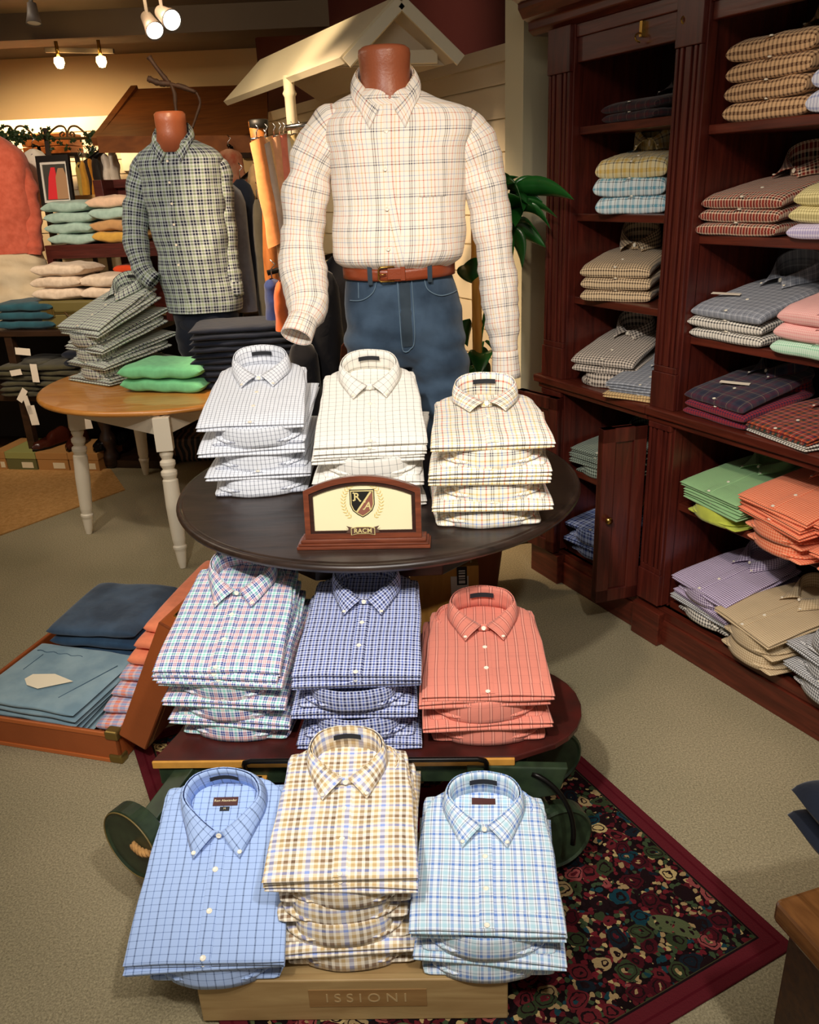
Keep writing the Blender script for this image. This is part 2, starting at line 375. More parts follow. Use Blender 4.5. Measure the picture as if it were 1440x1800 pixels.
def shirt(label, m, M, sd=0, group=None, detail=2, flare=1.0, low=False, zs=1.0):
    """detail 2: every part; 1: no pocket, fewer buttons; 0: body and collar only"""
    d = SHM[sd % 3]
    r = thing('folded_shirt', label, 'shirt', group=group); r.matrix_world = M @ Matrix.Diagonal((flare, 1, zs, 1))
    puff = zs > 1.02
    parts = (['front_panel'] if puff else ['front_panel', 'folded_back'])+['collar', 'collar_stand']+(['placket'] if detail else [])+((['pocket'] if low else ['pocket', 'neck_label']) if detail > 1 else [])
    for p in parts:
        o = bpy.data.objects.new(p, d['puffed_panel'] if (puff and p == 'front_panel') else d[p+'_low' if (low and p in ('collar', 'collar_stand')) else p]); COL.objects.link(o); o.parent = r
        if p != 'neck_label':
            o.material_slots[0].link = 'OBJECT'; o.material_slots[0].material = m
        if p in ('collar', 'collar_stand'):
            md = o.modifiers.new('solid', 'SOLIDIFY'); md.thickness = .0016; md.offset = 0
    if detail:
        ys = (.012, .095, .178) if detail > 1 else (.012, .10)
        for y in ys:
            o = bpy.data.objects.new('button', BUT); COL.objects.link(o); o.parent = r; o.location = (0, y+(.0 if y > .05 else -.004), ztop(0, y, d['sd'])+.001)
        o = bpy.data.objects.new('button', BUT); COL.objects.link(o); o.parent = r; o.location = (0, CC-.077, ztop(0, CC-.06, d['sd'])+(.008 if low else .013)); o.rotation_euler = (rad(55), 0, 0)
        for s in (-1, 1):
            o = bpy.data.objects.new('collar_button', BUTS); COL.objects.link(o); o.parent = r; o.location = (s*.046, CC-.112, ztop(.05, CC-.112, d['sd'])+.0105)
    SHIRTS.append(r); return r
ORD = ['top', 'second', 'third', 'fourth', 'fifth', 'sixth', 'seventh', 'eighth', 'ninth', 'tenth']
def pos_words(k, n): return 'topmost' if k == 0 else ('lowest' if k == n-1 else ORD[k]+' from the top')
def stack(front, yaw, seq, mats_, what, where, tilt=25, height=None, flare=1.0, group=None, detail=2, jit=1.0, hF=.021, hB=.053, scale=1, wB=1, ln=1.0, zs=1.0, toplow=False):
    """front: point where the pile's near edge meets its support. seq bottom..top of 'F' (collar far) or 'B' (collar near)"""
    n = len(seq); raw = sum((hF if s == 'F' else hB) for s in seq[:-1]); kz = (height/raw) if (height and raw) else 1
    z = 0; rnd = random.Random(int(front.x*1000)+n)
    for i, s in enumerate(seq):
        f = (i/(n-1))**.9 if n > 1 else 0
        tl = rad(tilt)*f; yw = yaw+rad(rnd.uniform(-3, 3))*jit
        dx = rnd.uniform(-.008, .008)*jit; dy = rnd.uniform(0, .012)*jit
        sm = mats_ if not isinstance(mats_, (list, tuple)) else mats_[i % len(mats_)]
        w = what if isinstance(what, str) else what[i % len(what)]
        M = Matrix.Translation(front+Vector((0, 0, z))) @ Matrix.Rotation(yw, 4, 'Z') @ Matrix.Translation((dx, dy, 0)) @ Matrix.Rotation(tl, 4, 'X') @ Matrix.Scale(scale, 4) @ Matrix.Diagonal((1, ln, 1, 1))
        if s == 'B': M = M @ Matrix.Translation((0, SL+.008, 0)) @ Matrix.Rotation(pi, 4, 'Z') @ Matrix.Diagonal((wB, 1, 1, 1))
        k = n-1-i
        face = 'collar to the back' if s == 'F' else 'turned so the collar band faces out'
        lab = f'{w}, {pos_words(k, n)} {where}' if n > 1 else f'{w} {where}'
        shirt(lab, sm, M, sd=i+n, group=group or f'folded shirts {where}', detail=detail if (i >= n-2 or detail < 2) else min(detail, 1), flare=flare if i >= n-2 else 1, low=(k > 0 or toplow), zs=zs)
        z += (hF if s == 'F' else hB)*kz
# ---------------------------------------------------------------- shirt checks
K = plaid
m_Tl = K('white_navy_tattersall', '#eef1f8', [(.5, .17, '#2c3350')], [(.5, .12, '#59607a')], P=.0115)
m_Tm = K('white_charcoal_windowpane', '#f3efe6', [(.5, .085, '#3f424c')], [(.5, .07, '#55575c')], P=.0195)
m_Tr = K('white_multi_tattersall', '#f2ecdc', [(.08, .06, '#d0552f'), (.33, .055, '#7fa0d8'), (.5, .07, '#e0c060'), (.74, .05, '#1f2740'), (.84, .05, '#1f2740')], P=.052)
m_Cl = K('blue_aqua_coral_plaid', '#e6eaf2', [(.05, .07, '#ea9a90'), (.18, .085, '#1a3488'), (.30, .085, '#1a3488'), (.5, .11, '#8fd8c4'), (.70, .085, '#1a3488'), (.82, .085, '#1a3488'), (.95, .06, '#ea9a90')], P=.042)
m_Cm = K('navy_white_gingham', '#cdd3ec', [(.25, .30, '#1d2350'), (.75, .22, '#4f66b4')], [(.25, .34, '#1d2350'), (.75, .2, '#3c4e98')], P=.0165)
m_Cr = K('coral_dark_stripe', '#da8370', [(.38, .065, '#1c1826'), (.5, .05, '#f6c3b0'), (.62, .065, '#1c1826')], [(.5, .02, '#8a4a48')], P=.024, PV=.03)
m_Bl = K('light_blue_navy_windowpane', '#a9c2ee', [(.3, .085, '#1f3058'), (.8, .05, '#3d5690')], [(.5, .09, '#3d5080')], P=.032, PV=.0135)
m_Bm = K('cream_tan_brown_plaid', '#f8efdc', [(.08, .11, '#5d4738'), (.28, .11, '#caac78'), (.48, .13, '#8fa4de'), (.70, .11, '#caac78'), (.88, .12, '#8d7358')], [(.1, .13, '#8d7358'), (.38, .13, '#c8ae80'), (.64, .11, '#8fa4de'), (.86, .14, '#c8ae80')], P=.072, PV=.056)
m_Br = K('pale_blue_madras_plaid', '#dfe8f0', [(.12, .12, '#5f84c4'), (.25, .035, '#2a2848'), (.45, .2, '#a6cfdc'), (.64, .035, '#2a2848'), (.80, .14, '#6a8ed0')], [(.1, .14, '#5f84c4'), (.3, .03, '#4a4266'), (.55, .2, '#b4d4e0'), (.8, .035, '#33304e')], P=.042)
m_mn = K('ivory_multi_tattersall', '#f6ecdf', [(.04, .030, '#d0552c'), (.16, .02, '#8fa4cc'), (.27, .028, '#e2b060'), (.38, .028, '#d0552c'), (.50, .02, '#8fa4cc'), (.66, .030, '#141a34'), (.72, .030, '#141a34'), (.80, .022, '#5a6490'), (.92, .025, '#e2b060')], [(.06, .024, '#d0704a'), (.22, .02, '#8fa0c0'), (.36, .024, '#e0b878'), (.58, .032, '#1c2240'), (.66, .022, '#3a4468'), (.84, .022, '#c87850')], P=.098, PV=.086)
m_m2 = K('sage_navy_check', '#b8c2c6', [(.14, .2, '#10142c'), (.44, .2, '#10142c'), (.78, .2, '#8c9e80')], P=.046)
m_p2 = K('pine_table_check', '#dfe2da', [(.25, .3, '#1e2440'), (.7, .2, '#96b092')], P=.020)
def ging(name, base, c, P=.013, c2=None): return K(name, base, [(.25, .42, c)]+([(.78, .2, c2)] if c2 else []), P=P)
g_brown = ging('brown_gingham', '#e0b98c', '#5b3a26', .015)
g_redblk = K('red_black_check', '#e6c8ac', [(.2, .34, '#8a2a1e'), (.7, .28, '#120f12')], P=.022)
g_yel = ging('yellow_fine_check', '#f3e8ac', '#b0a46c', .0085)
g_lav = ging('lavender_fine_check', '#e6def0', '#a9a0d0', .008)
g_ltb = ging('light_blue_gingham', '#dfe3f2', '#8f9cc8', .012)
g_gry = K('grey_plaid', '#8d929c', [(.3, .1, '#c9ccd2'), (.7, .12, '#5f6470')], P=.024)
g_bw = ging('black_white_gingham', '#ece6da', '#1b1b20', .012)
g_pink = ging('pink_fine_check', '#f6c9c2', '#ec9f9c', .006)
g_white = cloth('white_oxford_cloth', '#f2ece4')
g_mint = ging('mint_fine_check', '#d7f0dc', '#8ccba6', .007)
g_plum = K('plum_flannel_plaid', '#35303f', [(.2, .3, '#1d2036'), (.5, .03, '#a08a6a'), (.75, .25, '#4e2434')], P=.06)
g_redblu = ging('red_navy_check', '#8e2430', '#231c3c', .012)
g_tartan = K('red_tartan', '#a3281f', [(.15, .18, '#16243a'), (.35, .03, '#d0a640'), (.6, .2, '#1d3a2c'), (.85, .035, '#c8c0a8')], P=.05)
g_cream = cloth('cream_twill', '#e6d0a4')
g_green = ging('green_fine_check', '#a2c894', '#6ea668', .006)
g_lime = cloth('lime_oxford', '#c2cc50')
g_orange = ging('orange_gingham', '#f4a27c', '#e05c34', .009)
g_purple = ging('purple_gingham', '#dccfe6', '#57396e', .009)
g_beige = ging('beige_fine_check', '#d8c4a0', '#a88c66', .008)
g_olive = ging('olive_check', '#a89a78', '#5a5040', .012)
g_gblk = ging('charcoal_gingham', '#d8d8d8', '#2c3038', .009)
g_dkgrn = ging('dark_green_gingham', '#a9b8a8', '#16241e', .012)
g_blup = K('blue_plaid', '#9fb4e4', [(.2, .3, '#1f3a8a'), (.6, .16, '#122050')], P=.036)
g_bmini = ging('brown_mini_check', '#e4c8a0', '#3f2a20', .011)
g_yelp = K('yellow_navy_plaid', '#e8d8a8', [(.3, .12, '#2a3048'), (.7, .3, '#d8b45c')], P=.035)
g_blup2 = K('teal_white_plaid', '#dfe8e8', [(.3, .1, '#2c2430'), (.7, .35, '#6aa4b8')], P=.032)
g_flan = K('dark_flannel', '#2e2228', [(.3, .04, '#8a6a58'), (.6, .25, '#4a1c22')], P=.05)
g_bwbrn = ging('brown_black_gingham', '#dccfc0', '#2e2422', .014)
g_tanst = K('tan_check', '#e0c088', [(.3, .3, '#6a4c34')], P=.012)
g_orplaid = K('orange_blue_plaid', '#dcc8cc', [(.25, .3, '#ee8460'), (.7, .3, '#8fa0c8')], P=.05)
denim = cloth('mid_blue_denim', '#2f4a63', col2='#243c55', sc=14)
denim_l = cloth('light_blue_denim', '#90a9b2', col2='#7692a0', sc=10)
denim_d = cloth('dark_navy_denim', '#141c2c', col2='#0f1522', sc=10)
denim_m = cloth('washed_denim', '#43566b', col2='#2b3b4d', sc=9)
# ================================================================ setting
def carpet_mat():
    m, nt, b = newmat('speckled_carpet'); N, L = nt.nodes, nt.links
    tc = N.new('ShaderNodeTexCoord'); n = N.new('ShaderNodeTexNoise'); n.inputs['Scale'].default_value = 190; n.inputs['Detail'].default_value = 8; n.inputs['Roughness'].default_value = .8; L.new(tc.outputs['Object'], n.inputs[0])
    r = N.new('ShaderNodeValToRGB'); L.new(n.outputs[0], r.inputs[0]); e = r.color_ramp.elements
    e[0].position = .34; e[0].color = srgb('#6c634c'); e[1].position = .66; e[1].color = srgb('#c0b28e'); k = e.new(.5); k.color = srgb('#9a8e72')
    n2 = N.new('ShaderNodeTexNoise'); n2.inputs['Scale'].default_value = 1.6; L.new(tc.outputs['Object'], n2.inputs[0])
    mx = N.new('ShaderNodeMix'); mx.data_type = 'RGBA'; mx.blend_type = 'MULTIPLY'; mx.inputs[0].default_value = .5
    r2 = N.new('ShaderNodeValToRGB'); L.new(n2.outputs[0], r2.inputs[0]); r2.color_ramp.elements[0].position = .35; r2.color_ramp.elements[0].color = (.62, .66, .62, 1); r2.color_ramp.elements[1].position = .65
    L.new(r.outputs[0], mx.inputs[6]); L.new(r2.outputs[0], mx.inputs[7]); L.new(mx.outputs[2], b.inputs['Base Color']); b.inputs['Roughness'].default_value = 1; b.inputs['Specular IOR Level'].default_value = .05
    bp = N.new('ShaderNodeBump'); bp.inputs['Strength'].default_value = .5; bp.inputs['Distance'].default_value = .003; L.new(n.outputs[0], bp.inputs['Height']); L.new(bp.outputs[0], b.inputs['Normal']); return m
MB().box(-6, 3, -1.2, 9.2, -.05, 0).obj('floor', carpet_mat(), kind='structure')
ceil_m = mat('ceiling_taupe', '#6f6257', .8, noise_amt=.1, noise_scale=2)
MB().box(-6, 3, -1.2, 9.2, 2.78, 2.85).obj('ceiling', ceil_m, kind='structure')
wallm = mat('warm_cream_wall', '#d8bf92', .8, noise_amt=.05, noise_scale=2)
MB().box(-6, 3, 8.3, 8.45, 0, 2.78).obj('wall_back', wallm, kind='structure')
MB().box(-6.1, -6, -1.2, 8.3, 0, 2.78).obj('wall_left', wallm, kind='structure')
# shop-fitting axis: the cabinet wall runs away to the left
A0 = rad(-26.87)
O0 = PZ(1140, 1114, 0)
CB = Matrix.Translation(O0) @ Matrix.Rotation(rad(-63.13), 4, 'Z')      # +X towards the camera along the cabinet, +Y into the wall
CBI = CB.inverted()
def CP(px, py, off=0):
    """pixel -> cabinet coordinates on the plane Y=off"""
    d = CBI.to_3x3() @ ray(px, py); o = CBI @ Vector((0, 0, CAM_H)); return o+d*((off-o.y)/d.y)
def CX(px, py, x):
    d = CBI.to_3x3() @ ray(px, py); o = CBI @ Vector((0, 0, CAM_H)); return o+d*((x-o.x)/d.x)
DEP = .40
def cbo(mb, name, m, kind='structure', **kw):
    o = mb.obj(name, m, kind=kind, **kw); o.matrix_world = CB; return o
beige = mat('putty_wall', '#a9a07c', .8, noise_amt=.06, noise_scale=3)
pc = CX(919, 280, -.93); pl = CP(888, 280, pc.y)
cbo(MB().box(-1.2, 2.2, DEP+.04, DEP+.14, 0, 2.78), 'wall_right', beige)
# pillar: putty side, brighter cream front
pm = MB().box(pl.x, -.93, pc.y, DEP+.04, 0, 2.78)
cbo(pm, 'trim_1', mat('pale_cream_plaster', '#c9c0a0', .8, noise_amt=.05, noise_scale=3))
cbo(MB().box(-.935, -.925, pc.y+.14, pc.y+.21, 1.22, 1.34), 'trim_2', cream)
# red upper wall at the far right
redw = mat('oxblood_wall', '#4a1216', .8)
cbo(MB().box(-5.5, pl.x, pc.y+.5, pc.y+.6, 0, 2.78), 'wall_far_right', redw)
# slat-wall partition
y_s = pc.y+.12
sr, sl = CP(888, 93, y_s), CP(452, 196, y_s)
slz = (sr.z+sl.z)/2
sm_ = MB(); slatm = mat('slatwall_cream', '#ded0b2', .55, noise_amt=.04, noise_scale=3)
z = slz-.02; hs = .13
sm_.box(sl.x, pl.x, y_s+.012, y_s+.05, .3, slz-.02)
k = 0
while z > .5:
    sm_.box(sl.x, pl.x, y_s, y_s+.014, z-hs+.008, z); z -= hs
sm_.box(sl.x-.01, pl.x, y_s-.02, y_s+.06, slz-.06, slz)
sw = sm_.obj('slatwall_partition', slatm, label='cream grooved slatwall partition running behind the dressed torso forms', cat='partition'); sw.matrix_world = CB
# hanging cable by the cabinet
cab = MB(); pts = [CP(px, py, .30) for px, py in ((967, 60), (968, 140), (964, 220), (968, 300), (966, 380), (958, 440), (960, 500), (951, 560), (950, 640))]
cab.tube([CB @ cr(pts, t/30) for t in range(31)], .003, 6).obj('electric_cable', mat('black_rubber', '#15130f', .5), smooth=True, label='thin black cable hanging down the wall left of the wooden cabinet', cat='cable')
# ================================================================ cabinets
def cab_unit(label, x0, x1, shelves, low, lint, right_open=False):
    """x0..x1 includes the pilaster at x0"""
    root = thing('display_cabinet', label, 'cabinet'); root.matrix_world = CB
    P = .135 if x0 < -.5 else .115; xi = x0+P
    def part(n, mb, m=mahogH, bevel=.003): return mb.obj(n, m, root, bevel=bevel)
    b = MB().box(x0, x0+.03, .02, DEP, .0, 2.07); b.box(xi-.02, xi, .02, DEP, .14, 2.07)
    part('side_panel', b, mahog)
    part('back_panel', MB().box(x0+.03, x1, DEP-.02, DEP, .1, 2.07), mat('cabinet_back', '#2a120c', .6) if x0 < -.5 else mat('cabinet_back', '#2a120c', .6))
    for zz in shelves+low:
        part('shelf', MB().box(xi, x1, .02 if zz > .9 else .03, DEP-.02, zz-.026, zz))
    part('counter_ledge', MB().box(x0-(.03 if x0 < -.5 else 0), x1, -.045, DEP-.02, .842, .872).box(x0-(.015 if x0 < -.5 else 0), x1, -.03, 0, .82, .842), mahogH, .006)
    # plinth
    p = MB().box(x0-(.015 if x0 < -.5 else 0), x1, -.015, DEP, 0, .10).box(x0-(.008 if x0 < -.5 else 0), x1, -.008, .02, .10, .135)
    p.box(x0-(.03 if x0 < -.5 else 0), xi+.02, -.04, 0, 0, .13)
    part('plinth', p, mahogH)
    # pilaster: upper and lower, fluted
    pu = MB()
    for z0, z1 in ((.872, 2.07), (.15, .82)):
        pu.box(x0, xi, -.012, .03, z0, z1); w = P
        pu.box(x0+.004, xi-.004, -.028, -.012, z0, z0+.12); pu.box(x0+.008, xi-.008, -.024, -.012, z0+.12, z0+.14)
        top = 1.93 if z1 > 1 else .80
        pu.box(x0+.006, xi-.006, -.028, -.012, top, z1)
        for i, (u0, u1) in enumerate(((.06, .16), (.22, .32), (.40, .60), (.68, .78), (.84, .94))):
            pu.box(x0+w*u0, x0+w*u1, -.024, -.012, z0+.14, top)
    part('pilaster', pu, mahog, .002)
    if x0 < -.5:                                     # second pilaster on the left outer return
        part('return_pilaster', MB().box(x0-.02, x0, .0, DEP, .15, 2.07), mahog)
    part('lintel', MB().box(xi, x1, .0, .03, lint, 2.07).box(xi, x1, -.008, 0, 2.03, 2.07), mahogH)
    prof = [(-.01, 2.07), (-.03, 2.085), (-.03, 2.11), (-.055, 2.12), (-.075, 2.15), (-.075, 2.165), (-.11, 2.18), (-.11, 2.215), (.1, 2.215), (.1, 2.07)]
    xe = x0-.11 if x0 < -.5 else x0
    c = MB().extr([(a, b_) for a, b_ in prof], xe, x1, axis='x'); part('cornice', c, mahogH, .004)
    hk = MB(); return root, xi
cabL, xiL = cab_unit('mahogany bay at the far end of the wall unit, with two open cupboard doors below', -.66, -.052, [1.183, 1.475, 1.759], [.50, .16], 1.955)
cabR, xiR = cab_unit('mahogany bay nearest the camera, open shelves down to the floor plinth', -.052, 1.25, [1.114, 1.419, 1.722], [.54, .16], 1.985)
for hx, hy, rt, lb in ((-.13, -.005, cabL, 1),):
    pass
hk1 = CP(1133, 45, 0)
def hook(x, z, root):
    M = MB().box(x-.006, x+.006, -.014, 0, z-.03, z+.012)
    M.tube([Vector((x, -.014, z-.02))+Vector((0, -.02*sin(t*pi/6), .0-.012*(1-cos(t*pi/6)))) for t in range(7)], .003, 6)
    M.obj('brass_hook', brass, root, smooth=False)
hook(hk1.x, hk1.z, cabL); h2 = CP(1216, 6, 0); hook(h2.x, h2.z-.01, cabR)
# doors of the left bay
def cab_door(x_h, ang, w, root, sgn):
    M = Matrix.Translation((x_h, -.02, 0)) @ Matrix.Rotation(ang, 4, 'Z')
    b = MB(); z0, z1, t = .14, .80, .022; fr = .05
    b.box(0, sgn*w, 0, t, z0, z1) if sgn > 0 else b.box(-w, 0, 0, t, z0, z1)
    a, c = (0, w) if sgn > 0 else (-w, 0)
    for (p, q, r_, s_) in ((a, c, z0, z0+fr), (a, c, z1-fr, z1), (a, a+fr, z0, z1), (c-fr, c, z0, z1)):
        b.box(p, q, -.008, t+.008, r_, s_)
    o = b.obj('door', mahog, root, bevel=.003); o.matrix_local = M
    kx = (c-.03) if sgn > 0 else (a+.03)
    k = MB().lathe([(0, .022), (.012, .02), (.014, .012), (.006, .004), (.006, 0)], 14, M=Matrix.Translation((kx, -.008, .47)) @ Matrix.Rotation(pi/2, 4, 'X')).obj('knob', brass, o, smooth=True)
    k2 = MB().lathe([(0, .022), (.012, .02), (.014, .012), (.006, .004), (.006, 0)], 14, M=Matrix.Translation((kx, t+.008, .47)) @ Matrix.Rotation(-pi/2, 4, 'X')).obj('knob', brass, o, smooth=True)
    return o
pT, pB = CBI @ PZ(1062, 755, .80), CBI @ PZ(1043, 1060, .14)
de = (pT+pB)/2; dv = Vector((de.x+.06, de.y+.02, 0))
cab_door(-.06, math.atan2(dv.y, dv.x)+pi, min(.26, dv.length), cabL, -1)
cab_door(-.525, rad(-172+0), .235, cabL, 1)
# ---------------------------------------------------------------- shirts on the cabinet shelves
def cshirt(X, z, seq, mats_, what, where, yaw=0, tilt=6, off=.0, scale=.86, height=None, detail=1, wB=1, hF=.028, hB=.04, zs=None):
    p = CB @ Vector((X, off, z+.001)); stack(p, rad(-63.13)+rad(yaw), seq, mats_, what, where, tilt=tilt, height=height, detail=detail, scale=scale, hF=hF, hB=hB, zs=zs or max(1, hF/.024*.95/scale))
XL = xiL+.165
def at_x(px, py, z):                                # X on the cabinet front plane for pixels at a height
    return CP(px, py).x
cshirt(at_x(1090, 205, 0), 1.759, 'FF', [g_flan], 'dark flannel plaid shirt', 'of two on the top shelf, far bay', off=.02, scale=.84)
cshirt(at_x(1097, 372, 0), 1.475, 'FFF', [g_blup2, g_blup2, g_yelp], ['teal and white plaid shirt', 'teal and white plaid shirt', 'yellow and navy plaid shirt'], 'of the second shelf pile, far bay', off=.02, scale=.80, yaw=32, hF=.055)
cshirt(at_x(1075, 522, 0), 1.183, 'FFF', [g_bmini], 'brown mini check shirt', 'of the third shelf pile, far bay', off=.01, scale=.84, yaw=30, hF=.04, tilt=9)
cshirt(at_x(1058, 660, 0), .872, 'BFF', [g_bwbrn], 'brown and black gingham shirt', 'of the ledge pile, far bay', off=.0, scale=.84, hB=.05, tilt=14, yaw=22)
cshirt(at_x(1143, 700, 0)-.02, .872, 'FFF', [g_tanst, g_gry, g_gry], ['tan check shirt', 'grey shirt', 'grey shirt'], 'of the fanned pile beside the pilaster', off=-.03, scale=.86, yaw=22, hF=.018)
cshirt(-.37, .50, 'BFFF', [g_dkgrn], 'dark green gingham shirt', 'in the open cupboard', off=.02, scale=.9, yaw=8, hB=.04, hF=.022)
cshirt(-.37, .16, 'BFBF', [g_blup], 'royal blue plaid shirt', 'on the cupboard floor behind the open door', off=.0, scale=.92, hB=.04, hF=.022, yaw=6)
# shirts stood on their side against the pilaster
for px, py, zz, m, w in ((1186, 190, 1.759, g_flan, 'brown plaid shirt'), (1166, 352, 1.475, g_beige, 'pale beige check shirt'), (1148, 510, 1.183, g_bmini, 'tan mini check shirt')):
    X = CP(px, py).x
    M = CB @ Matrix.Translation((X+.0, .05, zz+.06)) @ Matrix.Rotation(rad(72), 4, 'Y') @ Matrix.Scale(.5, 4) @ Matrix.Translation((0, SL, 0)) @ Matrix.Rotation(pi, 4, 'Z')
    sname = {1.759: 'top', 1.475: 'second', 1.183: 'third'}[zz]
    shirt(f'{w} wedged on its side against the pilaster, {sname} shelf', m, M, 1, group='shirts on the cabinet shelves', detail=0)
C1, C2, C3 = .205, .53, .86
cshirt(C1+.03, 1.722, 'FFFF', [g_brown], 'brown gingham shirt', 'of the left pile, top shelf, near bay', scale=.93, hF=.05, tilt=4, off=.03)
cshirt(C2, 1.722, 'FF', [g_ltb], 'light blue gingham shirt', 'of the right pile, top shelf, near bay', hF=.055, tilt=4, off=.0)
cshirt(C2, 1.722+.12, 'F', [g_brown], 'brown gingham shirt lying on light blue ones,', 'top shelf, near bay', off=.03)
cshirt(C1, 1.419, 'FFF', [g_redblk], 'red black check shirt', 'of the left pile, second shelf, near bay', scale=.93, hF=.036, tilt=10, off=.01)
cshirt(C2, 1.419, 'FFF', [g_lav, g_yel, g_yel], ['lavender fine check shirt', 'pale yellow check shirt', 'pale yellow check shirt'], 'of the right pile, second shelf, near bay', scale=.93, hF=.04, tilt=14, off=-.01)
cshirt(C3, 1.419, 'FFF', [g_lav, g_yel, g_yel], ['lavender fine check shirt', 'yellow check shirt', 'yellow check shirt'], 'of the pile at the right edge, second shelf', hF=.04, tilt=10)
cshirt(C1, 1.114, 'FFF', [g_bw, g_bw, g_gry], ['black white gingham shirt', 'black white gingham shirt', 'grey plaid shirt'], 'of the left pile, third shelf, near bay', scale=.93, hF=.032, tilt=13)
cshirt(C2+.01, 1.114, 'FFF', [g_mint, g_pink, g_pink], ['mint green fine check shirt', 'pale pink check shirt', 'pink shirt'], 'of the middle pile, third shelf, near bay', scale=.93, hF=.042, tilt=12, off=-.02)
cshirt(C3, 1.114, 'FFF', [g_ltb, g_mint, g_white], ['light blue gingham shirt', 'mint check shirt', 'white shirt'], 'of the pile at the right edge, third shelf', hF=.042, tilt=10)
cshirt(C1+.02, .872, 'FFF', [g_redblu, g_redblu, g_plum], ['red and navy check shirt', 'red and navy check shirt', 'plum flannel plaid shirt'], 'of the left ledge pile, near bay', hF=.026, tilt=13, off=-.03, yaw=-4)
cshirt(C2-.07, .872, 'FF', [g_bw, g_tartan], ['black white gingham shirt', 'red tartan shirt'], 'of the middle ledge pile, near bay', hF=.016, tilt=8, off=-.04, yaw=-8)
cshirt(C1+.035, .54, 'BFFF', [g_lime, g_green, g_green, g_green], ['lime green shirt', 'green fine check shirt', 'green fine check shirt', 'green fine check shirt'], 'of the green pile, low shelf', off=-.03, hB=.045, hF=.02, tilt=10, yaw=-6)
cshirt(C2-.035, .54, 'BBFFF', [g_orange], 'orange gingham shirt', 'of the middle pile, low shelf', off=-.06, hB=.042, hF=.022, tilt=12, yaw=-10, scale=.9)
cshirt(C3-.10, .54, 'BFBFF', [g_orange], 'orange gingham shirt', 'of the right pile, low shelf', off=-.06, hB=.042, hF=.022, tilt=10, yaw=-4, scale=.88)
cshirt(C1+.025, .16, 'BFFBF', [g_bw, g_gblk, g_purple, g_purple, g_purple], ['black gingham shirt', 'charcoal gingham shirt', 'purple gingham shirt', 'purple gingham shirt', 'purple gingham shirt'], 'of the left pile, bottom shelf', off=-.02, hB=.036, hF=.02, tilt=10, yaw=-6, scale=.9)
cshirt(C2-.07, .16, 'BBF', [g_beige], 'beige fine check shirt', 'of the middle pile, bottom shelf', off=-.08, hB=.05, hF=.02, tilt=9, yaw=-12, scale=.88)
cshirt(C2+.09, .16, 'FFF', [g_olive], 'olive brown check shirt', 'behind the charcoal pile, bottom shelf', off=.10, hF=.035, scale=.75)
cshirt(C3-.13, .16, 'BFBFB', [g_gblk], 'charcoal gingham shirt', 'of the right pile, bottom shelf', off=-.07, hB=.046, hF=.018, tilt=4, yaw=-12, scale=.9)
# ---------------------------------------------------------------- folded cloth: trousers, sweaters, jeans
def folded(name, label, cat, M, w, l, h, m, layers=2, puff=.3, group=None, jit=1.0, extra=None):
    """soft folded garment: layers of doubled cloth with round folds at the near edge"""
    root = thing(name, label, cat, group=group); root.matrix_world = M; sd = random.random()*50; hl = h/layers
    for k in range(layers):
        b = MB(); wk = w*(1+.03*nz(sd, k)*jit); dx = .02*w*nz(sd, k, 4)*jit; dy = .03*l*nz(sd, k, 9)*jit
        def fn(a, bb):
            t = 2*pi*a; ay, az = cos(t), sin(t)
            q = 2*bb-1; x = wk/2*math.copysign(abs(q)**.9, q)
            ex = max(0, 1-abs(q)**(7-4*puff))**.45
            yy = l/2*math.copysign(abs(ay)**.35, ay); r = math.copysign(abs(az)**.55, az)
            z = hl*(k+.5)+hl*.52*r*ex
            z += .10*hl*nz(x+sd, yy, k, 12)*(1+puff)+h*.05*nz(x+sd, k, 0, 6)*jit
            return (x+dx, yy+dy+l/2+.006*nz(x+sd, z, k, 10)*jit, z)
        b.grid(fn, 36, 26, cu=True, uvf=lambda a, bb: (bb*w, a*l*2), flip=True)
        b.obj('folded_layer', m, root, smooth=True)
    if extra: extra(root)
    return root
cr_p = CB @ Vector((C3-.09, -.05, .873))
for k in range(3):
    folded('folded_trousers', f'folded cream twill trousers, {pos_words(2-k, 3)} of the ledge pile at the right', 'trousers', Matrix.Translation(cr_p+Vector((0, 0, .034*k))) @ Matrix.Rotation(rad(-63.13-4+3*k), 4, 'Z'), .30, .33, .034, g_cream, 2, .2, 'cream trousers on the cabinet ledge')
# paper tags in the cabinet
for px, py, off, zz, rz, lb in ((1250, 540, .02, 1.225, 20, 'narrow paper tag on the grey plaid shirt, third shelf of the near bay'), (1268, 673, .0, .965, 25, 'narrow paper tag on the plum plaid shirt, ledge of the near bay')):
    p = CP(px, py, off); o = MB().box(-.045, .045, -.008, .008, 0, .001).obj('paper_tag', tagm, label=lb, cat='tag', group='paper tags on the cabinet shirts'); o.matrix_world = CB @ Matrix.Translation((p.x, off+.06, zz+.02)) @ Matrix.Rotation(rad(rz), 4, 'Z') @ Matrix.Rotation(rad(12), 4, 'X')
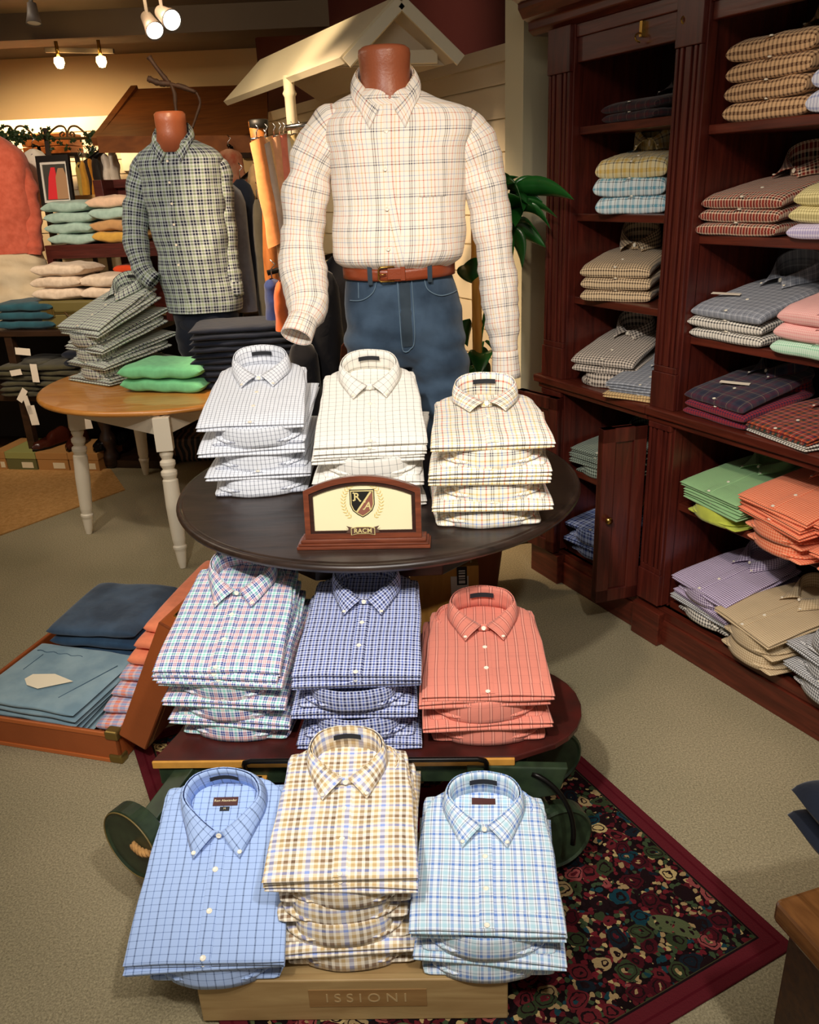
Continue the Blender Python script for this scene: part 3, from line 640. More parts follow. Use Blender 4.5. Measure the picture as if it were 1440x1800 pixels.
# ================================================================ persian rug
def rug_mat(w, l):
    m, nt, b = newmat('persian_rug'); N, L = nt.nodes, nt.links
    tc = N.new('ShaderNodeTexCoord'); sp = N.new('ShaderNodeSeparateXYZ'); L.new(tc.outputs['Object'], sp.inputs[0])
    def M(op, a, b_=None, c=None):
        n = N.new('ShaderNodeMath'); n.operation = op
        for i, v in enumerate((a, b_, c)):
            if v is None: continue
            if isinstance(v, (int, float)): n.inputs[i].default_value = v
            else: L.new(v, n.inputs[i])
        return n.outputs[0]
    dx = M('SUBTRACT', w/2, M('ABSOLUTE', M('SUBTRACT', sp.outputs[0], w/2)))
    dy = M('SUBTRACT', l/2, M('ABSOLUTE', M('SUBTRACT', sp.outputs[1], l/2)))
    d = M('MINIMUM', dx, dy)
    def col(*c): return [srgb(x) for x in c]
    def vor(scale, ramp, rnd=1, warp=.04):
        n0 = N.new('ShaderNodeTexNoise'); n0.inputs['Scale'].default_value = 22; n0.inputs['Detail'].default_value = 3; L.new(tc.outputs['Object'], n0.inputs[0])
        ma = N.new('ShaderNodeVectorMath'); ma.operation = 'MULTIPLY_ADD'; L.new(n0.outputs['Color'], ma.inputs[0]); ma.inputs[1].default_value = (warp,)*3; L.new(tc.outputs['Object'], ma.inputs[2])
        v = N.new('ShaderNodeTexVoronoi'); v.inputs['Scale'].default_value = scale; v.inputs['Randomness'].default_value = rnd; L.new(ma.outputs[0], v.inputs[0])
        r = N.new('ShaderNodeValToRGB'); r.color_ramp.interpolation = 'CONSTANT'
        s2 = N.new('ShaderNodeSeparateColor'); L.new(v.outputs['Color'], s2.inputs[0]); L.new(s2.outputs[0], r.inputs[0])
        els = r.color_ramp.elements; els[0].color = srgb(ramp[0][1]); els[1].position = ramp[1][0]; els[1].color = srgb(ramp[1][1])
        for p, c in ramp[2:]: e = els.new(p); e.color = srgb(c)
        return v, r
    dk = '#1a0e10'
    v1, r1 = vor(21, [(0, '#3a1016'), (.16, '#141a20'), (.30, '#2c3420'), (.46, '#561c20'), (.58, '#8a7450'), (.68, dk), (.8, '#7c3c3a'), (.88, '#123038'), (.95, '#a48e60')], warp=.04)
    v2, r2 = vor(80, [(0, dk), (.22, '#4a161b'), (.44, '#8c7450'), (.56, '#5c1a20'), (.70, '#34402a'), (.88, '#a08a5c'), (.95, '#16343a')], warp=.03)
    # petals: blobs of colour on a dark ground, small florets between them
    def mixc(f, a_, b_):
        x = N.new('ShaderNodeMix'); x.data_type = 'RGBA'; L.new(f, x.inputs[0])
        for v, i in ((a_, 6), (b_, 7)):
            if isinstance(v, tuple): x.inputs[i].default_value = v
            else: L.new(v, x.inputs[i])
        return x
    small = mixc(M('LESS_THAN', v2.outputs['Distance'], .60), srgb('#140b0c'), r2.outputs[0])
    big = mixc(M('LESS_THAN', v1.outputs['Distance'], .50), small.outputs[2], r1.outputs[0])
    edge = mixc(M('LESS_THAN', M('ABSOLUTE', M('SUBTRACT', v1.outputs['Distance'], .33)), .03), big.outputs[2], srgb('#1a0e0f'))
    mxa = mixc(M('LESS_THAN', v1.outputs['Distance'], .16), edge.outputs[2], r2.outputs[0])
    n3 = N.new('ShaderNodeTexNoise'); n3.inputs['Scale'].default_value = 3.4; n3.inputs['Detail'].default_value = 1; L.new(tc.outputs['Object'], n3.inputs[0])
    reg = M('GREATER_THAN', n3.outputs[0], .60)
    mxg = N.new('ShaderNodeMix'); mxg.data_type = 'RGBA'; L.new(M('MULTIPLY', reg, M('GREATER_THAN', v2.outputs['Distance'], .36)), mxg.inputs[0]); L.new(mxa.outputs[2], mxg.inputs[6]); mxg.inputs[7].default_value = srgb('#4a5034')
    # wine field in the middle
    cx = M('ABSOLUTE', M('SUBTRACT', sp.outputs[0], w/2)); cy = M('ABSOLUTE', M('SUBTRACT', sp.outputs[1], l/2))
    dia = M('LESS_THAN', M('ADD', M('DIVIDE', cx, .42), M('DIVIDE', cy, .46)), 1)
    mxf = N.new('ShaderNodeMix'); mxf.data_type = 'RGBA'; L.new(M('MULTIPLY', dia, M('GREATER_THAN', n3.outputs[0], .40)), mxf.inputs[0]); L.new(mxg.outputs[2], mxf.inputs[6]); mxf.inputs[7].default_value = srgb('#5a131c')
    # border: plain wine band, then a dark guard stripe
    r = N.new('ShaderNodeValToRGB'); r.color_ramp.interpolation = 'CONSTANT'; L.new(M('MULTIPLY', d, 5), r.inputs[0])
    els = r.color_ramp.elements; els[0].color = srgb('#541a20'); els[1].position = .105; els[1].color = srgb('#4a1018')
    for p, c in ((.13, '#541a20'), (.255, dk), (.28, '#3a3a24'), (.31, dk)): e = els.new(p); e.color = srgb(c)
    bm = M('LESS_THAN', d, .058)
    mxb = N.new('ShaderNodeMix'); mxb.data_type = 'RGBA'; L.new(bm, mxb.inputs[0]); L.new(mxf.outputs[2], mxb.inputs[6]); L.new(r.outputs[0], mxb.inputs[7])
    L.new(mxb.outputs[2], b.inputs['Base Color']); b.inputs['Roughness'].default_value = 1; b.inputs['Specular IOR Level'].default_value = .05
    n4 = N.new('ShaderNodeTexNoise'); n4.inputs['Scale'].default_value = 260; L.new(tc.outputs['Object'], n4.inputs[0])
    bp = N.new('ShaderNodeBump'); bp.inputs['Strength'].default_value = .6; bp.inputs['Distance'].default_value = .003; L.new(n4.outputs[0], bp.inputs['Height']); L.new(bp.outputs[0], b.inputs['Normal'])
    return m
c0, c1 = PZ(1397, 1668, 0), PZ(975, 1290, 0)
ang = math.atan2(-(c1-c0).x, (c1-c0).y)
RW, RL = 1.17, 1.52
rug = MB().box(-RW, 0, 0, RL, .0005, .010)
rug.v = [v+Vector((RW, 0, 0)) for v in rug.v]
rg = rug.obj('persian_rug', rug_mat(RW, RL), bevel=.004, label='dark floral persian rug with a wine red border on the carpet under the trolley', cat='rug')
rg.matrix_world = Matrix.Translation((c0.x, c0.y, 0)) @ Matrix.Rotation(ang, 4, 'Z') @ Matrix.Translation((-RW, 0, 0))
# ================================================================ round espresso table
TZ = .79; TC = Vector((-.086, 2.285, 0)); TR = .588
t = thing('round_table', 'round espresso stained pedestal table with a moulded edge, holding three shirt piles', 'table', TC)
MB().lathe([(0, TZ-.04), (TR-.07, TZ-.04), (TR-.035, TZ-.036), (TR-.02, TZ-.03), (TR-.022, TZ-.025), (TR-.004, TZ-.021), (TR, TZ-.012), (TR-.004, TZ-.004), (TR-.013, TZ-.002), (TR-.016, TZ-.004), (TR-.02, TZ), (0, TZ)], 96).obj('tabletop', wood('espresso_top', '#1d1410', '#382820', .38, (1.5, 9, 9), 4, coat=.08), t, smooth=True)
bpy.data.objects['tabletop'].data.polygons.foreach_set('use_smooth', [abs(p.normal.z) < .98 for p in bpy.data.objects['tabletop'].data.polygons])
oct_ = [((TR-.16)*cos(2*pi*(i+.5)/8), (TR-.16)*sin(2*pi*(i+.5)/8)) for i in range(8)]
MB().extr(oct_, TZ-.13, TZ-.04).obj('apron', darkwood, t, bevel=.003)
MB().lathe([(.0, .06), (.11, .06), (.11, .12), (.07, .16), (.055, .25), (.085, .36), (.085, .44), (.05, .52), (.05, .6), (.10, .64), (.13, .66), (0, .66)], 32).obj('pedestal', darkwood, t, smooth=True)
for k in range(4):
    a = k*pi/2
    M = Matrix.Rotation(a, 4, 'Z'); MB().extr([(.05, .05), (.05, .16), (.12, .17), (.30, .07), (.40, .055), (.42, .015), (.38, .0), (.33, .02), (.15, .06)], -.03, .03, 'y', M=M).obj('foot', darkwood, t, bevel=.006)
# ================================================================ sign
sg = thing('display_sign', 'arched wooden desk sign with a shield crest standing on the round table', 'sign', (0, 0, 0))
s0, s1 = PZ(522, 968, TZ), PZ(757, 964, TZ); sw_ = (s1-s0).length
sM = Matrix.Translation((s0+s1)/2+Vector((0, .0, 0))) @ Matrix.Rotation(math.atan2((s1-s0).y, (s1-s0).x), 4, 'Z'); sg.matrix_world = sM
redw_ = wood('cherry_wood', '#5a2a18', '#7e3e24', .3, (1.5, 14, 14), 6, coat=.3)
bw = sw_/2
MB().box(-bw, bw, 0, .062, 0, .008).box(-bw+.004, bw-.004, .003, .059, .008, .014).box(-bw+.010, bw-.010, .008, .054, .014, .022).obj('sign_base', redw_, sg, bevel=.002)
fw = bw*.87; tilt_ = Matrix.Translation((0, .022, .022)) @ Matrix.Rotation(rad(-9), 4, 'X')
HS, HC = .118, .152                                       # side and crown heights
def arch(w, hs, hc, n=20): return [(-w, 0), (w, 0)]+[(w*(1-2*i/n), hs+(hc-hs)*(1-(1-2*i/n)**2)) for i in range(n+1)]
def ring(o_, i_, y0, y1):
    m = MB(); n = len(o_)
    for k in range(n):
        a, b_, c, d = o_[k], o_[(k+1) % n], i_[(k+1) % n], i_[k]
        m.poly([(a[0], y0, a[1]), (b_[0], y0, b_[1]), (c[0], y0, c[1]), (d[0], y0, d[1])])
        m.poly([(a[0], y1, a[1]), (d[0], y1, d[1]), (c[0], y1, c[1]), (b_[0], y1, b_[1])])
        m.poly([(a[0], y0, a[1]), (a[0], y1, a[1]), (b_[0], y1, b_[1]), (b_[0], y0, b_[1])])
        m.poly([(d[0], y0, d[1]), (c[0], y0, c[1]), (c[0], y1, c[1]), (d[0], y1, d[1])])
    return m
OA = arch(fw, HS, HC); IA = [(x*(1-.013/fw), z*(1-.026/HC)+.012) for x, z in OA]; IB = [(x*(1-.022/fw), z*(1-.040/HC)+.018) for x, z in OA]
o = ring(OA, IA, -.006, .014).obj('sign_frame', redw_, sg, bevel=.001); o.matrix_local = tilt_
o = ring(IA, IB, -.002, .012).obj('frame_inset', wood('dark_walnut', '#24100a', '#381a10', .35), sg); o.matrix_local = tilt_
pl_ = MB().extr([(x, z) for x, z in IB], .004, .010, 'y').obj('sign_plate', mat('gold_cream_plate', '#efe3b8', .3, noise_amt=.04, noise_scale=8), sg); pl_.matrix_local = tilt_
cz = .086
def flat(name, pts, m, y, par=pl_, lab=None):
    return MB().extr([(x, z) for x, z in pts], y-.0006, y, 'y').obj(name, m, par, label=lab)
def shield(s): return [(x*s, cz+(z-.0)*s) for x, z in ((-.030, .032), (.030, .032), (.030, -.005), (.024, -.020), (.012, -.030), (0, -.037), (-.012, -.030), (-.024, -.020), (-.030, -.005))]
blk = mat('crest_black', '#16140f', .4); gold = mat('crest_gold', '#d8c688', .35); mar = mat('crest_brown', '#8a5444', .45); wr = mat('wreath_gold', '#d9c078', .5)
flat('crest_border', shield(1.0), blk, .0036); flat('crest_rim', shield(.93), gold, .0030)
flat('crest_shield', shield(.85), blk, .0024)
s_ = .85
flat('crest_shield', [(.0285*s_, cz+.030*s_), (.030*s_, cz+.020*s_), (.030*s_, cz-.005*s_), (.024*s_, cz-.020*s_), (.012*s_, cz-.030*s_), (0, cz-.037*s_), (-.010*s_, cz-.031*s_), (-.016*s_, cz-.026*s_)], mar, .0018)
flat('crest_band', [(.022*s_, cz+.031*s_), (.0285*s_, cz+.031*s_), (-.014*s_, cz-.028*s_), (-.018*s_, cz-.025*s_)], gold, .0012)
RX = Matrix.Rotation(pi/2, 4, 'X')
text_mesh('letter', 'R', .026, gold, pl_, Matrix.Translation((-.0125, .0006, cz+.014)) @ RX, .0004, shear=0, offs=.0004)
text_mesh('letter', 'A', .024, gold, pl_, Matrix.Translation((.0120, .0006, cz-.008)) @ RX, .0004, shear=.25, offs=.0004)
fl = MB()                                             # pen strokes that make the initials blackletter
for x, z in ((-.0195, cz+.024), (-.0200, cz+.006), (-.0045, cz+.0045), (.0035, cz-.016), (.0195, cz-.016), (.0060, cz+.002)):
    fl.extr([(x-.0032, z), (x, z-.0022), (x+.0032, z), (x, z+.0022)], .0002, .0008, 'y')
fl.obj('letter_flourish', gold, pl_)
lv = MB()
for s in (-1, 1):
    for k in range(15):
        a = rad(-52+k*9.2); r = .049; x, z = s*(r*cos(a)*.93), cz+.002+r*sin(a)
        for side in (-1, 1):
            d = a+pi/2+side*.75; L_ = .010; ex, ez = s*cos(d)*L_, sin(d)*L_; px_, pz_ = -ez*.16, ex*.16
            lv.extr([(x, z), (x+ex*.5+px_, z+ez*.5+pz_), (x+ex, z+ez), (x+ex*.5-px_, z+ez*.5-pz_)], .0028, .0034, 'y')
lv.obj('laurel_wreath', wr, pl_)
rb = '#54392c'; ribm = mat('ribbon_brown', rb, .5)
for s in (-1, 1): flat('ribbon_tail', [(s*.022, .026), (s*.040, .031), (s*.034, .024), (s*.041, .014), (s*.024, .012)][::s], ribm, -.0068)
flat('ribbon_rim', [(-.029, .026), (-.014, .029), (.014, .029), (.029, .026), (.029, .008), (.014, .011), (-.014, .011), (-.029, .008)], gold, -.0074)
rb_ = flat('ribbon', [(-.0275, .0245), (-.014, .0275), (.014, .0275), (.0275, .0245), (.0275, .0095), (.014, .0125), (-.014, .0125), (-.0275, .0095)], ribm, -.0080)
text_mesh('letters', 'RACM', .0155, gold, pl_, Matrix.Translation((0, -.0088, .0187)) @ RX, .0004, space=1.05, offs=.0002)
# ================================================================ shirt piles on the round table
def front_mid(a, b_, z): p, q = PZ(*a, z), PZ(*b_, z); return (p+q)/2, math.atan2((q-p).y, (q-p).x)
p, a = front_mid((370, 880), (540, 876), TZ)
stack(p+Vector((0, .012, .001)), rad(2), 'BFBFBF', [m_Tl], 'white and navy tattersall shirt', 'of the left pile, round table', tilt=17, ln=.90, height=.195)
p, a = front_mid((556, 905), (752, 900), TZ)
stack(p+Vector((0, .02, .001)), rad(-1), 'FBFBFFF', [m_Tm], 'white windowpane check shirt', 'of the middle pile, round table', tilt=22, ln=.92, height=.165)
p, a = front_mid((770, 937), (962, 937), TZ)
stack(p+Vector((0, .012, .001)), rad(-3), 'BFBFFBF', [m_Tr], 'white red and blue tattersall shirt', 'of the right pile, round table', tilt=7, ln=.86, height=.205)
# ================================================================ painted trolley
DZ = .385
cL, cR = PZ(268, 1336, DZ), PZ(905, 1330, DZ)
cy = math.atan2((cR-cL).y, (cR-cL).x); CL = (cR-cL).length
tr = thing('painted_trolley', 'antique low trolley with red deck, green painted frame and round ends, on the persian rug', 'trolley'); tr.matrix_world = Matrix.Translation((cL.x, cL.y, 0)) @ Matrix.Rotation(cy, 4, 'Z')
green = mat('dark_green_paint', '#1e2a1c', .4, noise_amt=.4, noise_scale=30, col2='#2c3a26'); redp = mat('worn_red_paint', '#4a1712', .4, col2='#331410', noise_scale=14); och = mat('ochre_edge_paint', '#c98f3c', .45, noise_amt=.2, noise_scale=30)
DD = .36
dk = [(0, 0), (CL, 0)]+[(CL+.015+.165*sin(pi*i/12), .02+DD*(1-cos(pi*i/12))/2) for i in range(1, 12)]+[(CL, DD), (.06, DD), (.03, .10)]
MB().extr(dk, DZ-.016, DZ).obj('deck', redp, tr, bevel=.003)
MB().box(0, CL, -.007, .0, DZ-.020, DZ-.001).obj('edge_strip', och, tr, bevel=.002)
MB().box(.01, CL-.01, .0, .025, DZ-.07, DZ-.017).box(.01, CL-.01, DD-.05, DD-.025, DZ-.07, DZ-.017).obj('side_rail', green, tr, bevel=.003)
MB().extr([(CL-.11, DZ-.017), (CL+.12, DZ-.025), (CL+.10, DZ-.10), (CL-.0, DZ-.12), (CL-.10, DZ-.09)], -.012, .012, 'y').obj('end_bracket', green, tr, bevel=.003)
# scroll end discs with ropes
W1 = PY(243, 1476, 1.43); Wl = tr.matrix_world.inverted() @ W1
def disc(c, r, th, tiltz):
    M = Matrix.Translation(c) @ Matrix.Rotation(tiltz, 4, 'Z') @ Matrix.Rotation(pi/2, 4, 'X')
    return MB().lathe([(0, -th/2), (r-.006, -th/2), (r, -th/2+.004), (r, th/2-.004), (r-.006, th/2), (r-.012, th/2-.004), (0, th/2-.004)], 40, M=M)
dR = .088
disc((Wl.x, Wl.y, Wl.z), dR, .045, rad(-30)).obj('wheel', green, tr, smooth=False)
MB().tube([Matrix.Translation((Wl.x, Wl.y, Wl.z)) @ Matrix.Rotation(rad(-30), 4, 'Z') @ Vector(((dR-.003)*cos(k*pi/24), -.022, (dR-.003)*sin(k*pi/24))) for k in range(49)], .0018, 6).obj('rim_line', mat('rubbed_rim', '#6e5c30', .5), tr, smooth=True)
disc((Wl.x+.06, DD-.03, Wl.z+.02), dR, .045, rad(-28)).obj('wheel', green, tr)
disc((CL+.10, .02, .14), dR, .045, rad(20)).obj('wheel', green, tr)
disc((CL+.12, DD-.05, .14), dR, .045, rad(20)).obj('wheel', green, tr)
def strut(p, q, w, th, name='strut'):
    p, q = Vector(p), Vector(q); d = (q-p); L_ = d.length; M = Matrix.Translation(p) @ d.to_track_quat('Z', 'X').to_matrix().to_4x4()
    return MB().box(-w/2, w/2, -th/2, th/2, 0, L_, M=M).obj(name, green, tr, bevel=.003)
strut((.075, .01, DZ-.03), (Wl.x+.03, Wl.y+.01, Wl.z+.05), .016, .045)
strut((.09, DD-.04, DZ-.03), (Wl.x+.08, DD-.04, Wl.z+.06), .016, .045)
strut((CL-.02, .02, DZ-.03), (CL+.09, .02, .18), .04, .016); strut((CL-.02, DD-.04, DZ-.03), (CL+.10, DD-.05, .18), .04, .016)
iron = mat('black_iron', '#15120f', .35, .6)
h = []; hx0, hx1 = .22, CL-.065
pth = [Vector((hx0, -.006, DZ-.05)), Vector((hx0, -.02, DZ-.0)), Vector((hx0+.004, -.028, DZ+.012)), Vector((hx0+.02, -.03, DZ+.018)), Vector((hx1-.02, -.03, DZ+.018)), Vector((hx1-.004, -.028, DZ+.012)), Vector((hx1, -.02, DZ)), Vector((hx1, -.006, DZ-.06))]
MB().tube(pth, .006, 10).obj('handle_bar', iron, tr, smooth=True)
for x in (hx0, hx1):
    MB().box(x-.045, x+.045, -.016, 0, DZ-.082, DZ-.045).obj('handle_bracket', och, tr, bevel=.002)
    MB().box(x-.02, x+.035, -.022, -.010, DZ-.050, DZ-.040).obj('bracket_plate', iron, tr)
MB().tube([(CL+.13*sin(.3+t*.12)+.0, -.01-.05*(t/12), DZ-.04-.16*(t/12)**1.5) for t in range(13)], .006, 8).obj('curved_brace', iron, tr, smooth=True)
rope = MB(); ropem = mat('manila_rope', '#b9894e', .9, noise_amt=.4, noise_scale=90)
rp = [Vector((Wl.x+.0, Wl.y-.028, Wl.z+.012)), Vector((Wl.x+.03, Wl.y-.045, Wl.z+.006)), Vector((Wl.x+.07, Wl.y-.04, Wl.z+.012)), Vector((Wl.x+.10, Wl.y-.0, Wl.z+.03)), Vector((Wl.x+.11, Wl.y+.06, Wl.z+.03))]
for s in range(3):
    pts = []
    for i in range(60):
        f = i/59; c = cr(rp, f); a = f*34+s*2*pi/3; pts.append(c+Vector((.2*cos(a), cos(a), sin(a)))*.0048)
    rope.tube(pts, .0052, 6)
rope.obj('pull_rope', ropem, tr, smooth=True)
# board and box standing under the table
bx = thing('wooden_box', 'plain golden wood box with a white barcode sheet, standing under the round table', 'box')
b0, b1 = PY(722, 1040, 2.0), PY(842, 1040, 2.0)
bx.matrix_world = Matrix.Translation((b0.x, 2.0, 0)); bwid = b1.x-b0.x
MB().box(0, bwid, 0, .018, .011, .63).box(0, .016, .018, .09, .011, .63).box(bwid-.016, bwid, .018, .09, .011, .63).obj('box_panel', wood('golden_plywood', '#a8742e', '#c48c42', .5, (10, 10, 1.5), 4), bx)
lx0, lx1 = PY(793, 1040, 2.0).x-b0.x, PY(824, 1040, 2.0).x-b0.x
sh_ = MB().box(lx0, lx1, -.0012, 0, .36, .60).obj('barcode_sheet', mat('white_paper', '#d6cec4', .7), bx)
bc = MB(); zt = PY(812, 1013, 2.0).z
bc.extr([(lx0+.017, zt-.026), (lx1-.004, zt-.026), (lx1-.004, zt+.030), (lx0+.017, zt+.030)], -.0016, -.0012, 'y')
bk = bc.obj('barcode', mat('print_black', '#161210', .6), sh_)
wb = MB()
for z0, z1 in ((-.021, -.012), (-.008, -.005), (-.002, .004), (.008, .012), (.015, .019)): wb.box(lx0+.022, lx1-.009, -.0020, -.0016, zt+z0, zt+z1)
wb.obj('barcode_gap', mat('white_paper', '#d6cec4'), sh_)
tl = MB()
for i in range(5):
    tl.box(lx0+.006+.006*i, lx0+.008+.006*i, -.0016, -.0012, zt-.10-.01*(i % 3), zt-.055)
tl.lathe([(0, 0), (.005, 0), (.005, .0006), (0, .0006)], 12, M=Matrix.Translation((lx1-.012, -.0018, zt-.065)) @ Matrix.Rotation(pi/2, 4, 'X'))
tl.obj('printed_lines', mat('print_grey', '#4a423c', .7), sh_)
# shirt piles on the trolley
p, a = front_mid((297, 1308), (500, 1320), DZ)
stack(p+Vector((0, .008, .001)), rad(-7), 'BFBFBFFF', [m_Cl], 'blue, aqua and coral plaid shirt', 'of the left pile, trolley', tilt=18, ln=.93, height=.185, hF=.02)
p, a = front_mid((528, 1325), (735, 1325), DZ)
stack(p+Vector((0, .008, .001)), rad(-4), 'FBFBFF', [m_Cm], 'navy and white gingham shirt', 'of the middle pile, trolley', tilt=15, ln=.90, height=.185, scale=.98, hF=.02)
p, a = front_mid((755, 1318), (962, 1322), DZ)
stack(p+Vector((0, .012, .001)), rad(-2), 'BFBFF', [m_Cr], 'coral shirt with dark double stripes', 'of the right pile, trolley', tilt=8, ln=.88, height=.122, hF=.02)
# ================================================================ pine crate
BZ = .125
k0, k1 = PZ(357, 1795, .012), PZ(893, 1790, .012)
cr_ = thing('pine_crate', 'low pale pine crate with faint engraved lettering at the bottom of the photo', 'crate'); cr_.matrix_world = Matrix.Translation((k0.x, k0.y, .011)) @ Matrix.Rotation(math.atan2((k1-k0).y, (k1-k0).x), 4, 'Z')
KW = (k1-k0).length; KH = BZ-.011
pine = wood('pine_board', '#94764a', '#ae9262', .55, (1.2, 10, 10), 4)
MB().box(0, KW, 0, .018, 0, KH).obj('front_board', pine, cr_, bevel=.003)
MB().box(0, .018, .018, .40, 0, KH).box(KW-.018, KW, .018, .40, 0, KH).box(0, KW, .382, .40, 0, KH).obj('side_board', pine, cr_, bevel=.003)
MB().box(.018, KW-.018, .018, .382, KH-.02, KH-.004).obj('top_board', pine, cr_)
pn = MB().box(KW*.36, KW*.74, -.0012, 0, KH*.36, KH*.78).obj('engraved_panel', wood('pine_panel', '#866238', '#997648', .55, (1.2, 10, 10), 4), cr_)
text_mesh('engraved_letters', 'ISSIONI', .034, mat('engraved_tan', '#b09468', .6), pn, Matrix.Translation((KW*.545, -.0016, KH*.57)) @ RX, .0003, space=1.55)
p, a = front_mid((255, 1740), (495, 1722), BZ)
PB = PZ(372, 1745, BZ)
stack(Vector((PB.x, PB.y, BZ+.001)), rad(-1), 'BFF', [m_Bl], 'light blue navy windowpane shirt', 'of the left pile, pine crate', tilt=25, ln=.96, height=.065, scale=1.02, flare=1.04, hB=.04, hF=.02, detail=2)
PB = PZ(612, 1712, BZ)
stack(Vector((PB.x, PB.y, BZ+.001)), rad(-1), 'BFBBBFF', [m_Bm], 'cream, tan and brown plaid shirt', 'of the middle pile, pine crate', tilt=10, ln=.86, height=.235, hF=.024)
PB = PZ(858, 1738, BZ)
stack(Vector((PB.x, PB.y, BZ+.001)), rad(-5), 'BFBFF', [m_Br], 'pale blue madras plaid shirt', 'of the right pile, pine crate', tilt=9, ln=.86, height=.135, hF=.02)
# maker label on the top left shirt
tl_ = [s for s in SHIRTS if 'topmost of the left pile, pine crate' in s['label']][0]
nl = [c for c in tl_.children if c.name.startswith('neck_label')][0]
nl['label'] = 'grey green woven strip label'
g = MB().grid(lambda a, b: (-.026+.052*a, CC-.004+.020*b, ztop(-.026+.052*a, CC-.004+.02*b, 2)+.0018), 8, 3).obj('maker_label', burg_label, tl_, label='burgundy woven maker label')
zl = ztop(0, CC+.006, 2)+.0022
text_mesh('label_text', 'Ron Alexander', .0078, cream_txt, g, Matrix.Translation((0, CC+.008, zl)), .0002)
MB().box(-.010, .010, CC-.016, CC-.006, zl-.0012, zl-.0004).obj('size_label', black_label, tl_)
text_mesh('size_letter', 'M', .006, cream_txt, tl_, Matrix.Translation((0, CC-.0105, zl-.0002)), .0001)
tb_ = [s for s in SHIRTS if 'topmost of the right pile, pine crate' in s['label']][0]
MB().grid(lambda a, b: (-.026+.052*a, CC+.010+.020*b, ztop(-.026+.052*a, CC+.01+.02*b, 1)+.0018), 8, 3).obj('maker_label', burg_label, tb_, label='burgundy woven maker label')
# corner of a dark wooden table at the right edge
q0 = PZ(1362, 1580, .5)
ct = thing('side_table', 'worn dark wooden table corner cut by the right edge of the photo', 'table'); ct.matrix_world = Matrix.Translation((q0.x, q0.y, 0)) @ Matrix.Rotation(rad(16), 4, 'Z')
MB().box(0, .7, -.6, 0, .455, .5).obj('tabletop', wood('worn_brown_top', '#4a2c14', '#80542c', .25, (9, 1.2, 9), 5, coat=.3), ct, bevel=.008)
MB().box(.02, .68, -.58, -.02, .02, .455).obj('table_body', wood('brown_body', '#2a170c', '#40260f', .5), ct, bevel=.004)
q1 = PZ(1428, 1560, .5)
for k in range(2):
    folded('folded_garment', ('lower' if k == 0 else 'upper')+' folded navy garment on the dark table corner at the right edge', 'garment', Matrix.Translation((q1.x+.19-.0*k, q1.y-.10, .501+.052*k)) @ Matrix.Rotation(rad(10), 4, 'Z'), .26, .26, .05, denim_d, 1, .6, 'navy garments on the dark table corner')
# ================================================================ dressed torso forms
from mathutils.bvhtree import BVHTree
def loft(rings, nu=64, nv=80, wr=None, uvw=1.0, cap=False):
    """rings: (z, cx, cy, rx, ry_front, ry_back, power)"""
    zs = [r[0] for r in rings]; m = MB()
    def ring_at(b):
        x = b*(len(rings)-1); p = cr([Vector((r[0], r[1], r[2])) for r in rings], b); q = cr([Vector((r[3], r[4], r[5])) for r in rings], b)
        i = min(int(x), len(rings)-2); f = x-i; pw = rings[i][6]*(1-f)+rings[i+1][6]*f
        return p.x, p.y, p.z, max(q.x, .002), max(q.y, .002), max(q.z, .002), pw
    def fn(a, b):
        z, cx, cy_, rx, rf, rbk, pw = ring_at(b); t_ = 2*pi*a+pi/2
        c, s = cos(t_), sin(t_); x = rx*math.copysign(abs(c)**pw, c); y = (rbk if s > 0 else rf)*math.copysign(abs(s)**pw, s)
        P = Vector((cx+x, cy_+y, z)); n = Vector((x/rx/rx, y/max(rf, .01)**2, 0)).normalized()
        if wr: P += n*wr(P, a, b)
        return P
    def uvf(a, b):
        z, cx, cy_, rx, rf, rbk, pw = ring_at(b); R_ = max(r[3] for r in rings); t_ = 2*pi*a+pi/2
        return (uvw*R_*(math.asin(max(-1, min(1, math.copysign(abs(cos(t_))**pw, cos(t_)))))*.9+(3 if sin(t_) > 0 else 0)), z)
    m.grid(fn, nu, nv, cu=True, uvf=uvf)
    if cap:
        m.f.append(list(range(nu-1, -1, -1))); m.uv.append([(0, 0)]*nu); m.mi.append(0); m.f.append([nv*nu+i for i in range(nu)]); m.uv.append([(0, 0)]*nu); m.mi.append(0)
    return m
def bvh_of(mb): return BVHTree.FromPolygons([tuple(v) for v in mb.v], mb.f)
def hit(bv, x, z, y0=-2, d=(0, 1, 0)):
    h_ = bv.ray_cast(Vector((x, y0, z)), Vector(d)); return h_[0]
def surf_strip(name, bv, line, w, th, m, parent, n=24, uvo=None, smooth=True, ucx=0):
    """ribbon of width w laid on the front of a form along a 2-D (x,z) line, th proud"""
    mb = MB(); pts = [cr([Vector((x, 0, z)) for x, z in line], i/n) for i in range(n+1)]
    def fn(a, b):
        i = int(round(b*n)); t_ = (pts[min(i+1, n)]-pts[max(i-1, 0)]).normalized(); s = Vector((t_.z, 0, -t_.x))
        q = pts[i]+s*(a-.5)*w; h_ = hit(bv, q.x, q.z)
        y = h_.y if h_ else (hit(bv, pts[i].x, pts[i].z) or Vector((0, 0, 0))).y
        return (q.x, y-(th if .1 < a < .9 else -.002), q.z)
    mb.grid(fn, 4, n, uvf=(lambda a, b: (.9*.218*math.asin(max(-.97, min(.97, (pts[int(round(b*n))].x+(a-.5)*w-ucx)/.208))), pts[int(round(b*n))].z)) if uvo is None else uvo); return mb.obj(name, m, parent, smooth=smooth)
